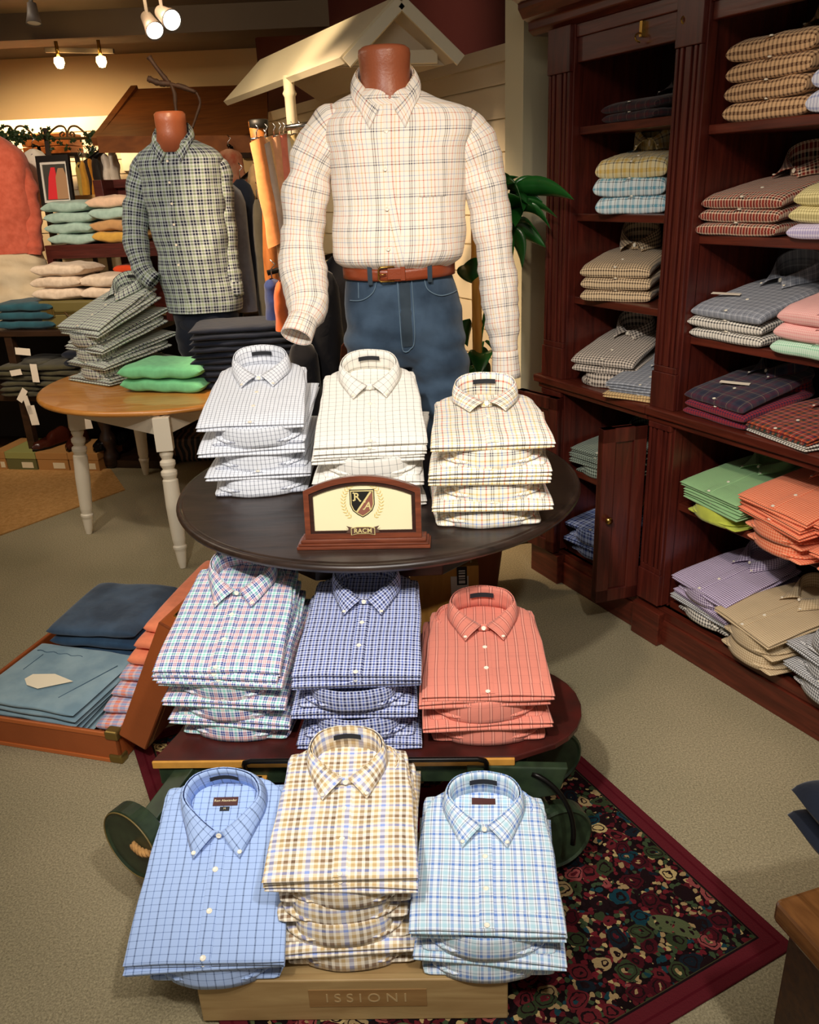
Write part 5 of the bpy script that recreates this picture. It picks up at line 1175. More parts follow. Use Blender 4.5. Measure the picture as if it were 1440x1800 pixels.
n2_ = (ap-eR).cross(u).normalized()*.03
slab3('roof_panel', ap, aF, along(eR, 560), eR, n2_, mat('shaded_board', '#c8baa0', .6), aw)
def bar(p, q, w, name, m, par, th=None):
    p, q = Vector(p), Vector(q); d = q-p; M = Matrix.Translation(p) @ d.to_track_quat('Z', 'X').to_matrix().to_4x4()
    return MB().box(-w/2, w/2, -(th or w)/2, (th or w)/2, 0, d.length, M=M).obj(name, m, par, bevel=.002)
bar(eL-u*.02, ap-u*.02, .045, 'gable_board', awn, aw, .03); bar(eR-u*.02, ap-u*.02, .045, 'gable_board', awn, aw, .03)
bar(eL+(ap-eL)*.15+u*.1, eR+(ap-eR)*.15+u*.1, .05, 'cross_beam', awn, aw, .03)
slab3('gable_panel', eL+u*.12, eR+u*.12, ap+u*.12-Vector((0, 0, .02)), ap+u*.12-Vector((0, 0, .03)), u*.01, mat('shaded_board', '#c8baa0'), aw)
pt_ = along(eL, 508); pz = PY(508, 150, pt_.y)
MB().lathe([(.026, 0), (.026, pz.z-.05), (.034, pz.z-.035), (.026, pz.z-.02), (.026, pz.z+.04)], 24, c=(pz.x, pz.y, 0)).obj('round_post', cream, aw, smooth=True)
# ---------------------------------------------------------------- wooden post by the slatwall end
po = PY(456, 230, 4.2)
wp = thing('wooden_post', 'rough orange brown wooden post with a dark cord at the slatwall end', 'post', (po.x, po.y, 0))
MB().tube([Vector((.012*sin(k*.9), 0, .0+.1*k)) for k in range(int(PY(456, 196, 4.2).z*10)+1)], .036, 14).obj('pole', wood('rough_log', '#8a4c1c', '#b8702e', .6, (8, 8, 2), 4), wp, smooth=True)
MB().lathe([(.038, -.02), (.046, -.015), (.046, .015), (.038, .02)], 14, c=(0, 0, PY(456, 218, 4.2).z)).obj('cord_wrap', mat('black_rubber', '#15130f'), wp, smooth=True)
# ---------------------------------------------------------------- hanging trousers on a rail
def rail(name, label, p, q, r=.012):
    return MB().tube([p, q], r, 12).obj(name, chrome, smooth=True, label=label, cat='rail')
HY = 3.75
rail('display_rail', 'chrome hanging rail in front of the slatwall, holding pastel trousers', PY(503, 225, HY), PY(575, 214, HY))
hang = [((452, 246), (484, 432), 16, '#f09a5c', 'orange'), ((466, 254), (496, 420), 12, '#c9b4a4', 'taupe'), ((468, 244), (500, 440), 15, '#f0c088', 'peach'), ((482, 243), (508, 450), 15, '#f4b488', 'light orange'), ((492, 241), (520, 460), 16, '#f49078', 'salmon'), ((499, 241), (523, 400), 15, '#f6efe0', 'white'), ((513, 240), (538, 410), 15, '#f2d89a', 'pale yellow'), ((526, 238), (560, 420), 16, '#ecc678', 'yellow')]
for i, (a_, b_, wpx, c, nm) in enumerate(hang):
    A_, B_ = PY(*a_, HY+.02*i), PY(*b_, HY+.02*i); w = wpx/FPX*HY*1.45
    r = thing('hanging_trousers', f'{nm} trousers hanging folded from the rail behind the plaid shirt sleeve', 'trousers', A_, group='pastel trousers on the rail'); D_ = B_-A_
    sd = i*3.1; mb = MB()
    mb.grid(lambda a, b: (D_.x*b+w*(.5+.02*b)*cos(2*pi*a)+.006*nz(a*3, b*4, sd, 1), .03*sin(2*pi*a)+D_.y*b, D_.z*b+.012*cos(2*pi*a)), 20, 16, cu=True)
    mb.obj('trouser_leg', cloth('cloth_'+nm.replace(' ', '_'), c), r, smooth=True)
    mb = MB().tube([Vector((-w*.45, 0, .004)), Vector((w*.45, 0, .004))], .006, 8); mb.tube([Vector((0, 0, .0)), Vector((0, 0, .03)), Vector((.01, 0, .045)), Vector((0, 0, .058))], .0025, 6)
    mb.obj('hanger', chrome, r, smooth=True)
# jackets and shirts on the low racks
def hgarment(label, px, top, bot, wt, wb, y, m, cat='jacket', group=None, hook=True):
    A_ = PY(px, top, y); B_ = PY(px, bot, y); r = thing('hanging_'+cat, label, cat, A_, group=group); H_ = A_.z-B_.z; sd = px*.1
    mb = MB(); W0, W1 = wt/FPX*y, wb/FPX*y
    def fn(a, b):
        w = (.25*W0 if b < .001 else W0*(.6+.4*min(1, b*8)))*(1-b)+W1*b; t_ = .03+.03*min(1, b*6)
        return (w/2*math.copysign(abs(cos(2*pi*a))**.8, cos(2*pi*a))+.012*nz(a*2, b*3, sd), t_*sin(2*pi*a)+.02*nz(a*6, b*2, sd+2), -H_*b+.0)
    mb.grid(fn, 28, 22, cu=True, uvf=lambda a, b: (a*.8, b*H_)); mb.obj('garment_body', m, r, smooth=True)
    if hook: MB().tube([Vector((0, 0, -.01)), Vector((0, 0, .04)), Vector((.02, 0, .06)), Vector((.0, 0, .08))], .003, 6).obj('hanger', chrome, r, smooth=True)
    return r
nvy = cloth('navy_wool', '#1c2438'); gry = cloth('grey_wool', '#6a6a70'); ltg = cloth('light_grey_wool', '#8f94a2'); oli = cloth('olive_wool', '#4a463a'); tan2 = cloth('tan_wool', '#b09068'); rst = cloth('rust_cotton', '#c8602c'); blk2 = cloth('charcoal_wool', '#15151a'); blu2 = cloth('royal_navy_cotton', '#2c3a6a')
G_ = 'garments on the rack between the two dressed forms'
hgarment('light blue grey jacket beside the sage check sleeve', 404, 325, 548, 40, 46, 4.6, ltg, group=G_)
hgarment('navy jacket hanging behind the light blue grey jacket', 422, 315, 540, 40, 34, 4.75, nvy, group=G_)
hgarment('olive brown jacket hanging next to the navy jacket', 452, 350, 560, 20, 34, 4.5, oli, group=G_)
hgarment('tan jacket hanging high behind the olive brown jacket', 446, 288, 520, 28, 40, 4.9, tan2, group=G_)
hgarment('taupe jacket under the orange trousers', 480, 330, 560, 30, 50, 4.4, cloth('taupe_wool', '#8a7058'), group=G_)
hgarment('royal blue shirt on a hanger left of the forward sleeve', 478, 490, 560, 24, 34, 3.7, blu2, 'shirt', 'shirts on the low rack')
hgarment('rust orange shirt on a hanger left of the forward sleeve', 492, 494, 580, 20, 26, 3.65, rst, 'shirt', 'shirts on the low rack')
for i, (px, t0, b0, w0, y) in enumerate(((560, 470, 720, 60, 3.7), (590, 450, 700, 50, 3.9), (530, 600, 760, 50, 3.6), (500, 520, 700, 44, 3.9))):
    hgarment(['black jacket hanging behind the forward cuff', 'black jacket hanging directly left of the jeans', 'black jacket low between the white shirt piles', 'black jacket behind the blue and rust shirts'][i], px, t0, b0, w0, w0+20, y, blk2, group='black jackets on the low rack')
rk = thing('garment_rack', 'black metal rack rail crossing behind the sage check shoulder', 'rack')
MB().tube([PY(392, 345, 4.85), PY(455, 290, 5.2)], .012, 8).tube([PY(400, 338, 4.85), Vector((PY(400, 338, 4.85).x, 4.85, 0))], .012, 8).obj('rail', iron, rk, smooth=True)
MB().tube([PY(470, 480, 3.9), PY(620, 440, 4.0)], .012, 8).obj('garment_rail', iron, smooth=True, label='dark rail holding black jackets behind the torso form', cat='rail')
# brown rug-like stack and low dark cabinet between the forms
folded('folded_garment', 'brown and tan woven throw folded between the two dressed forms', 'throw', Matrix.Translation((PY(425, 550, 4.7).x, 4.95, PY(425, 558, 4.7).z)), .36, .3, .05, cloth('brown_woven', '#8a5636', col2='#5c3420', sc=40), 3, .4)
lc = PY(430, 570, 4.7)
MB().box(-.30, .45, 0, .5, 0, lc.z+.0).obj('low_cabinet', wood('brown_cabinet', '#4a2410', '#64341a', .5), bevel=.004, label='low brown wooden cabinet between the pine table and the hanging jackets', cat='cabinet').location = (lc.x+.05, 4.86, 0)
# ================================================================ shelf unit at the left
U0, U1 = Vector((-3.3, 5.22, 0)), Vector((-1.50, 4.86, 0)); ua = math.atan2((U1-U0).y, (U1-U0).x); UL = (U1-U0).length
UM = Matrix.Translation(U0) @ Matrix.Rotation(ua, 4, 'Z')
su = thing('display_shelf', 'dark wooden low display shelf behind the pine table, holding jeans and a suitcase', 'shelf'); su.matrix_world = UM
umb = wood('umber_wood', '#24160d', '#3a2415', .4, (1.2, 9, 9), 4)
UZ = .875
MB().box(0, UL, 0, .55, UZ-.035, UZ).obj('top_board', umb, su, bevel=.004)
MB().box(0, UL, 0, .55, .44, .475).obj('shelf_board', umb, su, bevel=.004)
MB().box(0, UL, .52, .55, .05, UZ).obj('back_board', mat('dark_back', '#1c110a', .7), su)
MB().box(0, UL, .03, .55, .0, .05).obj('base_board', umb, su)
for x in (0, UL*.5-.03, UL-.06): MB().box(x, x+.05, .01, .06, 0, UZ-.03).obj('upright', umb, su, bevel=.003)
UI = UM.inverted()
def UP(px, py, off):                                  # pixel -> shelf coordinates on plane Y=off
    d = UI.to_3x3() @ ray(px, py); o_ = UI @ Vector((0, 0, CAM_H)); return o_+d*((off-o_.y)/d.y)
def UF(px, py, off=.03): return UM @ UP(px, py, off)
# olive trousers with tags on the lower shelf
olv = cloth('olive_canvas', '#4f4a34', col2='#3a3626', sc=16)
for k in range(6):
    for j in range(2):
        x = UP(35+68*j, 650, 0).x
        folded('folded_trousers', f'crumpled olive trousers, {pos_words(5-k, 6)} of the {"left" if j == 0 else "right"} pile on the lower shelf', 'trousers', UM @ Matrix.Translation((x+.012*((k*7) % 3-1), -.05, .476+.033*k)) @ Matrix.Rotation(rad(6*((k*5+j) % 3-1)), 4, 'Z'), .27, .42, .034, olv, 1, .6, 'olive trousers on the lower shelf', jit=1.6)
for i, (px, py, w, h, rz) in enumerate(((40, 618, 26, 11, 5), (61, 656, 12, 29, 2), (28, 655, 20, 9, -8), (39, 695, 24, 10, -52), (49, 712, 9, 30, -8), (58, 730, 14, 32, -4), (152, 736, 14, 34, -5))):
    p = UF(px, py, -.075); s = (p-Vector((0, 0, CAM_H))).length/FPX
    nm = ['upper left', 'upright right', 'small folded', 'slanted hanging', 'narrow hanging', 'lowest hanging', 'hanging behind the pine table leg'][i]
    MB().box(-w/2*s, w/2*s, -.0006, .0006, -h/2*s, h/2*s).obj('price_tag', tagm, label=f'cream paper price tag on the olive trousers, {nm} one', cat='tag', group='paper tags on the olive trousers', bevel=.0).matrix_world = Matrix.Translation(p) @ Matrix.Rotation(ua, 4, 'Z') @ Matrix.Rotation(rad(rz), 4, 'Y')
# shoe boxes and shoes
boxm = mat('kraft_box', '#a8773e', .8, noise_amt=.1, noise_scale=6); boxg = mat('olive_box', '#5e5a2e', .8); lidg = mat('sage_lid', '#8c8a4a', .8); lblm = mat('box_label', '#d8c8a4', .8)
bxs = [((-5, 752, 16, 828), boxm, boxm, 'kraft shoe box at the left edge of the photo'), ((17, 776, 70, 832), boxg, lidg, 'olive green shoe box with a sage lid'), ((71, 780, 126, 834), boxm, boxm, 'kraft shoe box to the right of the olive green one'), ((127, 783, 180, 838), boxm, boxm, 'kraft shoe box behind the pine table leg')]
for (x0, y0, x1, y1), bm_, lm_, lb in bxs:
    a_, b_ = UP(x0, y1, -.06), UP(x1, y1, -.06); r = thing('shoe_box', lb, 'box', group='shoe boxes under the shelf'); r.matrix_world = UM @ Matrix.Translation((a_.x, -.06, .0))
    w = b_.x-a_.x-.008; MB().box(0, w, 0, .30, 0, .085).obj('box_base', bm_, r, bevel=.002); MB().box(-.003, w+.003, -.003, .303, .080, .125).obj('box_lid', lm_, r, bevel=.002)
    MB().box(w*.5, w*.88, -.0012, 0, .02, .058).obj('box_label', lblm, r)
def shoe(label, px, py, off, m, rz):
    p = UP(px, py, off); r = thing('dress_shoe', label, 'shoe', group='leather shoes on the shoe boxes'); r.matrix_world = UM @ Matrix.Translation((p.x, off, .127)) @ Matrix.Rotation(rad(rz), 4, 'Z')
    mb = MB()
    def fn(a, b):
        y = b*.29; w = lin([0, .04, .10, .17, .24, .29], [.004, .036, .046, .036, .034, .008], y); h_ = lin([0, .03, .10, .16, .22, .29], [.018, .040, .052, .085, .10, .075], y); t_ = pi*a
        return (w*cos(t_), y, .012+h_*sin(t_)**.7)
    mb.grid(fn, 18, 20, flip=True).obj('upper', m, r, smooth=True)
    MB().extr([(.006*math.copysign(1, 1), -.004)]+[(lin([0, .04, .10, .17, .24, .29], [.008, .038, .048, .037, .036, .012], y), y) for y in (.02, .05, .10, .17, .24, .29)]+[(-lin([0, .04, .10, .17, .24, .29], [.008, .038, .048, .037, .036, .012], y), y) for y in (.29, .24, .17, .10, .05, .02)], 0, .014).obj('sole', iron, r, bevel=.002)
lea_b = mat('brown_shoe_leather', '#3a160c', .2, coat_=0) if False else mat('brown_shoe_leather', '#3a160c', .2); lea_k = mat('black_shoe_leather', '#0c0b0b', .12)
shoe('brown leather shoe on the olive green shoe box', 55, 783, -.05, lea_b, -25); shoe('brown leather shoe on the middle kraft box', 118, 786, -.05, lea_b, 6); shoe('black leather shoe on the kraft box behind the table leg', 166, 790, -.05, lea_k, 0)
shoe('black leather shoe at the far end of the boxes', 208, 775, .10, lea_k, 20)
# turned dark leg and zebra print box behind the pine table
tl_ = UF(195, 830, .0)
MB().lathe([(.03, 0), (.05, .02), (.055, .08), (.035, .12), (.05, .16), (.05, .20), (.03, .24), (.045, .30), (.045, .60), (.03, .62), (.05, .66), (.05, .80)], 20).obj('turned_post', darkwood, smooth=True, label='dark turned wooden post at the right end of the shoe boxes', cat='post').location = (tl_.x, tl_.y+.05, 0)
zm, znt, zb_ = newmat('zebra_print'); w_ = znt.nodes.new('ShaderNodeTexWave'); w_.inputs['Scale'].default_value = 9; w_.inputs['Distortion'].default_value = 9; w_.inputs['Detail'].default_value = 2; w_.inputs['Detail Scale'].default_value = .6
tcz = znt.nodes.new('ShaderNodeTexCoord'); znt.links.new(tcz.outputs['Object'], w_.inputs[0]); rz_ = znt.nodes.new('ShaderNodeValToRGB'); rz_.color_ramp.interpolation = 'CONSTANT'; rz_.color_ramp.elements[0].color = srgb('#140f0c'); rz_.color_ramp.elements[1].position = .62; rz_.color_ramp.elements[1].color = srgb('#7a5c48'); znt.links.new(w_.outputs[0], rz_.inputs[0]); znt.links.new(rz_.outputs[0], zb_.inputs[0])
z0, z1 = PZ(228, 826, 0), PZ(345, 800, 0)
MB().box(0, .62, 0, .5, 0, .16).obj('zebra_ottoman', zm, bevel=.02, label='low zebra print ottoman seen between the pine table legs', cat='ottoman').matrix_world = Matrix.Translation((z0.x+.25, z0.y+.1, 0))
MB().box(0, .4, 0, .3, 0, .26).obj('cardboard_box', boxm, bevel=.003, label='dark cardboard box behind the zebra print ottoman', cat='box').matrix_world = Matrix.Translation((z0.x-.05, z0.y+.75, 0))
# on top of the shelf: teal jeans, vintage suitcase, beige sweaters
tealj = cloth('teal_denim', '#2c5a66', col2='#20434f', sc=10)
for k in range(3):
    folded('folded_jeans', f'teal jeans, {pos_words(2-k, 3)} of the pile left of the vintage suitcase', 'jeans', UM @ Matrix.Translation((UP(30, 550, 0).x, .03, UZ+.002+.052*k)), .42, .34, .052, tealj, 1, .4, 'teal jeans on the display shelf')
v0, v1 = UP(74, 572, .05), UP(232, 572, .05); vs = thing('vintage_suitcase', 'small olive vintage suitcase with brass latches lying on the display shelf', 'suitcase'); vs.matrix_world = UM @ Matrix.Translation((v0.x, .05, UZ+.001)); VW = v1.x-v0.x; VH = .165
sgm = mat('olive_suitcase', '#6b5f32', .5, noise_amt=.1, noise_scale=8)
MB().box(0, VW, 0, .34, 0, VH*.55).obj('case_base', sgm, vs, bevel=.012); MB().box(0, VW, 0, .34, VH*.57, VH).obj('case_lid', sgm, vs, bevel=.012)
MB().box(0, VW, -.003, .0, VH*.54, VH*.58).obj('trim_strip', mat('aged_brass', '#8a7440'), vs)
for fx in (.13, .68): MB().box(VW*fx-.025, VW*fx+.025, -.006, 0, VH*.42, VH*.72).box(VW*fx-.012, VW*fx+.012, -.010, -.006, VH*.5, VH*.8).obj('latch', mat('aged_brass', '#8a7440'), vs, bevel=.002)
MB().tube([Vector((VW*.30+t_*VW*.022, -.012-.02*sin(pi*t_/10), VH*.60-.035*sin(pi*t_/10))) for t_ in range(11)], .006, 8).obj('handle', mat('handle_brown', '#4a3418', .5), vs, smooth=True)
bg = cloth('oatmeal_knit', '#e2cdb6', col2='#ccb59c', sc=30)
for j, (px, n_) in enumerate(((105, 3), (192, 2))):
    for k in range(n_):
        p = UP(px, 500, .1); folded('folded_sweater', f'oatmeal sweater, {pos_words(n_-1-k, n_)} of the {"left" if j == 0 else "right"} pile on the vintage suitcase', 'sweater', UM @ Matrix.Translation((p.x+.01*k*(-1)**k, .06, UZ+VH+.002+.068*k)) @ Matrix.Rotation(rad(3*(-1)**k), 4, 'Z'), .34 if j == 0 else .36, .28, .067, bg, 1, .8, 'oatmeal sweaters on the vintage suitcase')
# upper riser rack with sweaters
rr = thing('riser_rack', 'small dark red wooden riser rack carrying mint and mustard sweaters', 'rack'); RO = .30
r0, r1 = UP(78, 432, RO), UP(285, 432, RO); rr.matrix_world = UM @ Matrix.Translation((r0.x, RO, 0)); RWd = r1.x-r0.x; rz1 = r0.z
cherry = wood('cherry_rack', '#3a120c', '#52201a', .35)
MB().box(0, RWd, 0, .42, rz1-.03, rz1).obj('shelf_board', cherry, rr, bevel=.002); MB().box(0, RWd, 0, .03, rz1-.08, rz1-.03).obj('front_rail', cherry, rr, bevel=.002)
rt = UP(160, 318, RO+.36)
for x in (.0, RWd-.04): MB().box(x, x+.04, .0, .04, UZ, rz1-.03).obj('upright', cherry, rr)
MB().box(.28, RWd, .38, .42, UZ, rt.z).box(.28, RWd, .34, .40, rt.z-.05, rt.z).box(.28, .34, .2, .40, rz1, rt.z).obj('back_frame', cherry, rr, bevel=.003)
bd = UP(62, 375, RO-.02)
MB().box(-.12, .26, 0, .02, 0, rt.z*0+.30).obj('tan_board', mat('tan_board_paint', '#d0a060', .6), label='tan framed board behind the mint sweaters', cat='board', bevel=.003).matrix_world = UM @ Matrix.Translation((bd.x+.1, RO+.46, rz1-.02))
mint = cloth('mint_knit', '#a9c2b6', col2='#96b0a4', sc=30); camel = cloth('camel_knit', '#c39462'); must = cloth('mustard_knit', '#d0a048'); blush = cloth('blush_knit', '#e4bfa0')
def swp(px, colours, names, where, w, th):
    x = (UP(px, 420, RO).x)
    for k, (c, n_) in enumerate(zip(colours, names)):
        folded('folded_sweater', f'{n_} sweater, {pos_words(len(colours)-1-k, len(colours))} {where}', 'sweater', UM @ Matrix.Translation((x+.008*(-1)**k, RO-.01, rz1+.002+th*k)) @ Matrix.Rotation(rad(3*(-1)**k), 4, 'Z'), w, .30, th, c, 1, .9, 'sweaters on the riser rack')
swp(125, [mint]*4, ['mint green']*4, 'of the left pile on the riser rack', .32, .062)
swp(203, [must, camel, mint, blush], ['mustard', 'camel', 'dusky green', 'blush'], 'of the right pile on the riser rack', .30, .066)
folded('folded_sweater', 'bright red orange sweater glimpsed under the riser rack', 'sweater', UM @ Matrix.Translation((UP(215, 470, .35).x, .36, UP(215, 475, .35).z-.02)), .14, .2, .05, cloth('red_orange_knit', '#d84a20'), 1, .8)
# picture of garments
pf = thing('framed_picture', 'black framed picture of a red and a tan garment leaning above the sweaters', 'picture')
f_ = [UM @ UP(px, py, .42) for px, py in ((76, 368), (132, 364), (130, 276), (73, 275))]; FWd = (f_[1]-f_[0]).length; FH = (f_[3]-f_[0]).length
pf.matrix_world = Matrix.Translation(f_[0]) @ Matrix.Rotation(ua, 4, 'Z') @ Matrix.Rotation(rad(-6), 4, 'X')
def rect(x0, x1, z0, z1): return [(x0, z0), (x1, z0), (x1, z1), (x0, z1)]
ring(rect(0, FWd, 0, FH), rect(.02, FWd-.02, .035, FH-.035), -.01, .012).obj('frame', mat('black_frame', '#120c0a', .4), pf)
ring(rect(.02, FWd-.02, .035, FH-.035), rect(.032, FWd-.032, .05, FH-.05), -.002, .006).obj('mat_border', mat('white_paper', '#d6cec4'), pf)
pp = MB().box(.03, FWd-.03, .004, .008, .048, FH-.048).obj('print', mat('print_backdrop', '#3c3a34', .5), pf)
w = FWd; MB().extr([(w*.2, .055), (w*.52, .055), (w*.56, FH*.4), (w*.52, FH*.78), (w*.40, FH*.78), (w*.3, FH*.6)], .001, .004, 'y').obj('printed_garment', mat('print_red', '#d8242c', .6), pp, label='printed red garment')
MB().extr([(w*.50, .055), (w*.86, .055), (w*.86, FH*.6), (w*.78, FH*.76), (w*.62, FH*.76), (w*.52, FH*.6)], -.001, .002, 'y').obj('printed_garment', mat('print_tan', '#a8805c', .6), pp, label='printed tan garment')
# ---------------------------------------------------------------- coral sweater form at the left edge
CY_ = 5.50
cm = thing('torso_mannequin', 'torso form in a coral sweater and cream trousers at the left edge', 'mannequin', (0, CY_, 0))
def L3(px, py, dy=0): p_ = PY(px, py, CY_+dy); return Vector((p_.x, p_.y-CY_, p_.z))
coral = cloth('coral_knit', '#dd7058', col2='#cc6048', sc=30); whp = cloth('cream_cotton', '#e8d4b4', col2='#dcc4a0', sc=8)
c3 = L3(-22, 300); zt3 = L3(0, 250).z; zb3 = L3(10, 445).z
rings = [(zb3, c3.x, 0, .235, .15, .14, .85), (zb3+.18, c3.x, 0, .245, .16, .15, .85), (zt3-.24, c3.x, 0, .25, .16, .15, .8), (zt3-.08, c3.x, 0, .235, .14, .13, .8), (zt3, c3.x, 0, .17, .11, .11, .9), (zt3+.05, c3.x, 0, .09, .08, .08, 1)]
loft(rings, 64, 60, wr2).obj('sweater', coral, cm, smooth=True)
sleeve([L3(16, 300), L3(30, 300), L3(40, 330, .0), L3(48, 370, -.01), L3(54, 415, -.03), L3(56, 448, -.05)], [.03, .075, .085, .08, .072, .06], .014, coral, cm, .1)
rings = [(zb3+.05, c3.x, 0, .21, .14, .13, .9), (zb3-.10, c3.x+.01, 0, .235, .15, .14, .9), (UZ+.003, c3.x+.03, 0, .24, .14, .14, .9)]
loft(rings, 64, 40, wrj, cap=True).obj('trousers', whp, cm, smooth=True)
# ================================================================ back of the shop
BY = 7.4
irn_d = mat('rack_dark', '#2a1c12', .6)
# bright slatwall with hung clothes
bs = MB(); q0, q1 = PY(-60, 360, BY), PY(245, 225, BY)
for k in range(12): bs.box(q0.x-1, q1.x, BY, BY+.02, .9+.11*k+.004, .9+.11*(k+1)-.004)
bs.box(q0.x-1, q1.x, BY+.02, BY+.05, .3, .9+.11*12)
bs.obj('slatwall_panel', slatm, label='brightly lit cream slatwall at the back behind the framed picture', cat='partition')
ob_ = PY(42, 272, 6.9); MB().box(0, .36, 0, .3, 0, .05).box(0, .36, 0, .3, .055, .14).obj('orange_box', mat('orange_card', '#d87a2c', .6), bevel=.003, label='orange storage box high on the back rack', cat='box').location = (ob_.x, 6.9, ob_.z)
rk2 = thing('storage_rack', 'tall dark rack at the back carrying the orange storage box', 'rack')
MB().box(-.05, .42, -.02, .34, ob_.z-.025, ob_.z-.001).box(-.05, -.02, -.02, .01, 0, ob_.z-.025).box(.39, .42, -.02, .01, 0, ob_.z-.025).box(-.05, -.02, .31, .34, 0, ob_.z-.025).box(.39, .42, .31, .34, 0, ob_.z-.025).obj('rack_frame', irn_d, rk2).location = (ob_.x, 6.9, 0)
def bshirt(label, px, t0, b0, w0, w1, m, y=6.6, cat='garment'): return hgarment(label, px, t0, b0, w0, w1, y, m, cat, 'clothes hanging at the back')
dot = mat('dotted_white', '#f4ecdc', .8, col2='#8a8a90', noise_scale=45)
dot.node_tree.nodes['Map Range'].inputs[1].default_value = .66; dot.node_tree.nodes['Map Range'].inputs[2].default_value = .70
bshirt('white dotted blouse hanging between the coral sweater and the picture', 58, 262, 372, 34, 62, dot, 5.9)
bc_ = [('#e6a83c', 'golden yellow'), ('#3a2c24', 'dark brown'), ('#d89030', 'amber'), ('#2c2420', 'black'), ('#f2e8dc', 'white'), ('#e8ddd0', 'ivory'), ('#c8b060', 'ochre'), ('#4a3a30', 'umber')]
for i, (c, n_) in enumerate(bc_):
    px = (146, 152, 158, 166, 184, 196, 140, 174)[i]; bshirt(f'{n_} garment hanging on the back rail left of the sage check form', px, 285-int((px-140)*.35), 360 if i != 4 and i != 5 else 318, 10, 15, cloth('back_'+n_.replace(' ', '_'), c), 6.2+.02*i)
MB().tube([PY(140, 295, 6.25), PY(200, 250, 6.25)], .02, 8).obj('hanging_rail', iron, smooth=True, label='slanting dark hanging rail at the back left of the sage check form', cat='rail')
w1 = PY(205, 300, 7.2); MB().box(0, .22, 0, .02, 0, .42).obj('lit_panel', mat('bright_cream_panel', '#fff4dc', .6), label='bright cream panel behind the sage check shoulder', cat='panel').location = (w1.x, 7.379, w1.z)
for nm_, px_, py_, yy_ in (('stand holding the white dotted blouse', 58, 262, 5.9), ('stand holding the orange floral blouse', 402, 262, 5.6)):
    q_ = PY(px_, py_-6, yy_); MB().tube([Vector((q_.x, yy_+.09, 0)), Vector((q_.x, yy_+.09, q_.z)), Vector((q_.x, yy_, q_.z))], .012, 8).lathe([(0, 0), (.15, 0), (.15, .02), (0, .02)], 20, c=(q_.x, yy_+.09, 0)).obj('garment_stand', iron, smooth=True, label='thin dark '+nm_, cat='stand')
# iron scroll rack with ivy
sr_ = thing('scroll_ironwork', 'wrought iron scroll topping with ivy along the back rack', 'ironwork'); SY = 6.4
irn = mat('bronze_iron', '#6a5030', .5, .6)
scm = MB(); sc1 = PY(0, 243, SY); sc2 = PY(160, 243, SY)
scm.tube([PY(-10, 243, SY), PY(160, 243, SY)], .010, 8)
def scroll(cx_, cy_, s, r):
    pts = []
    for k in range(22):
        t_ = k/21; a = pi*1.9*t_+pi/2; rr_ = r*(1-.72*t_); pts.append(PY(cx_+s*(rr_*sin(a)*1.0+14*(1-t_)**2), cy_-rr_*cos(a)*.0-rr_*abs(sin(a*.5))*0-rr_*cos(a+pi), SY))
    return pts
for cx0 in (24, 118):
    for s in (-1, 1):
        pts = [PY(cx0, 243, SY), PY(cx0+s*1, 232, SY), PY(cx0+s*6, 223, SY), PY(cx0+s*16, 222, SY), PY(cx0+s*26, 229, SY), PY(cx0+s*36, 239, SY), PY(cx0+s*42, 242, SY), PY(cx0+s*46, 238, SY), PY(cx0+s*44, 232, SY)]
        scm.tube([cr(pts, k/30) for k in range(31)], .007, 6)
        pts = [PY(cx0+s*2, 243, SY), PY(cx0+s*10, 242, SY), PY(cx0+s*13, 236, SY), PY(cx0+s*8, 232, SY), PY(cx0+s*5, 236, SY), PY(cx0+s*8, 239, SY)]
        scm.tube([cr(pts, k/20) for k in range(21)], .006, 6)
scm.obj('scroll_bars', irn, sr_, smooth=True)
bar(PY(80, 225, SY), PY(86, 275, SY), .03, 'upright', mat('dark_upright', '#2c1c12', .6), sr_)
iv = MB(); rnd = random.Random(4)
def ivy(px, py, s=9):
    c = PY(px, py, SY-.05+rnd.uniform(-.05, .05)); r = s/FPX*SY*rnd.uniform(.35, .6); a0 = rnd.uniform(0, 6.28); n_ = Vector((rnd.uniform(-.5, .5), -1, rnd.uniform(-.5, .6))).normalized(); x = n_.orthogonal().normalized(); y_ = n_.cross(x)
    P_ = []
    for k in range(10):
        rr_ = r*(1 if k % 2 == 0 else .55); a = a0+k*pi/5; P_.append(c+(x*cos(a)+y_*sin(a))*rr_+n_*(.01 if k % 2 else 0))
    iv.poly(P_)
for k in range(150):
    t_ = rnd.random()
    if t_ < .42: ivy(rnd.uniform(0, 45), 240+rnd.gauss(0, 6))
    elif t_ < .62: ivy(rnd.uniform(45, 90), 238+rnd.gauss(0, 6))
    else: ivy(160+rnd.gauss(0, 4), rnd.uniform(230, 280))
for k in range(24): ivy(rnd.uniform(90, 155), 245+abs(rnd.gauss(0, 12)), 7)
iv.obj('ivy_leaves', mat('ivy_green', '#26401c', .5, noise_amt=.3, noise_scale=20), sr_, kind='stuff')
# brown canopy roof at the back
cn = thing('wooden_canopy', 'sloping brown wooden canopy roof at the back behind the sage check form', 'canopy'); brn = wood('canopy_brown', '#6e3c18', '#8c5224', .6, (1.5, 6, 6), 3)
K0, K1, K2, K3 = PY(172, 240, 6.0), PY(470, 238, 5.7), PY(470, 148, 6.9), PY(242, 156, 6.9)
slab3('roof_panel', K0, K1, K2, K3, (K1-K0).cross(K3-K0).normalized()*.03, brn, cn)
slab3('fascia', K0-Vector((0, 0, .10)), K1-Vector((0, 0, .10)), K1, K0, Vector((0, .03, 0)), brn, cn)
bar(K0-Vector((.02, 0, .03)), K3-Vector((.02, 0, .0)), .05, 'rafter', brn, cn)
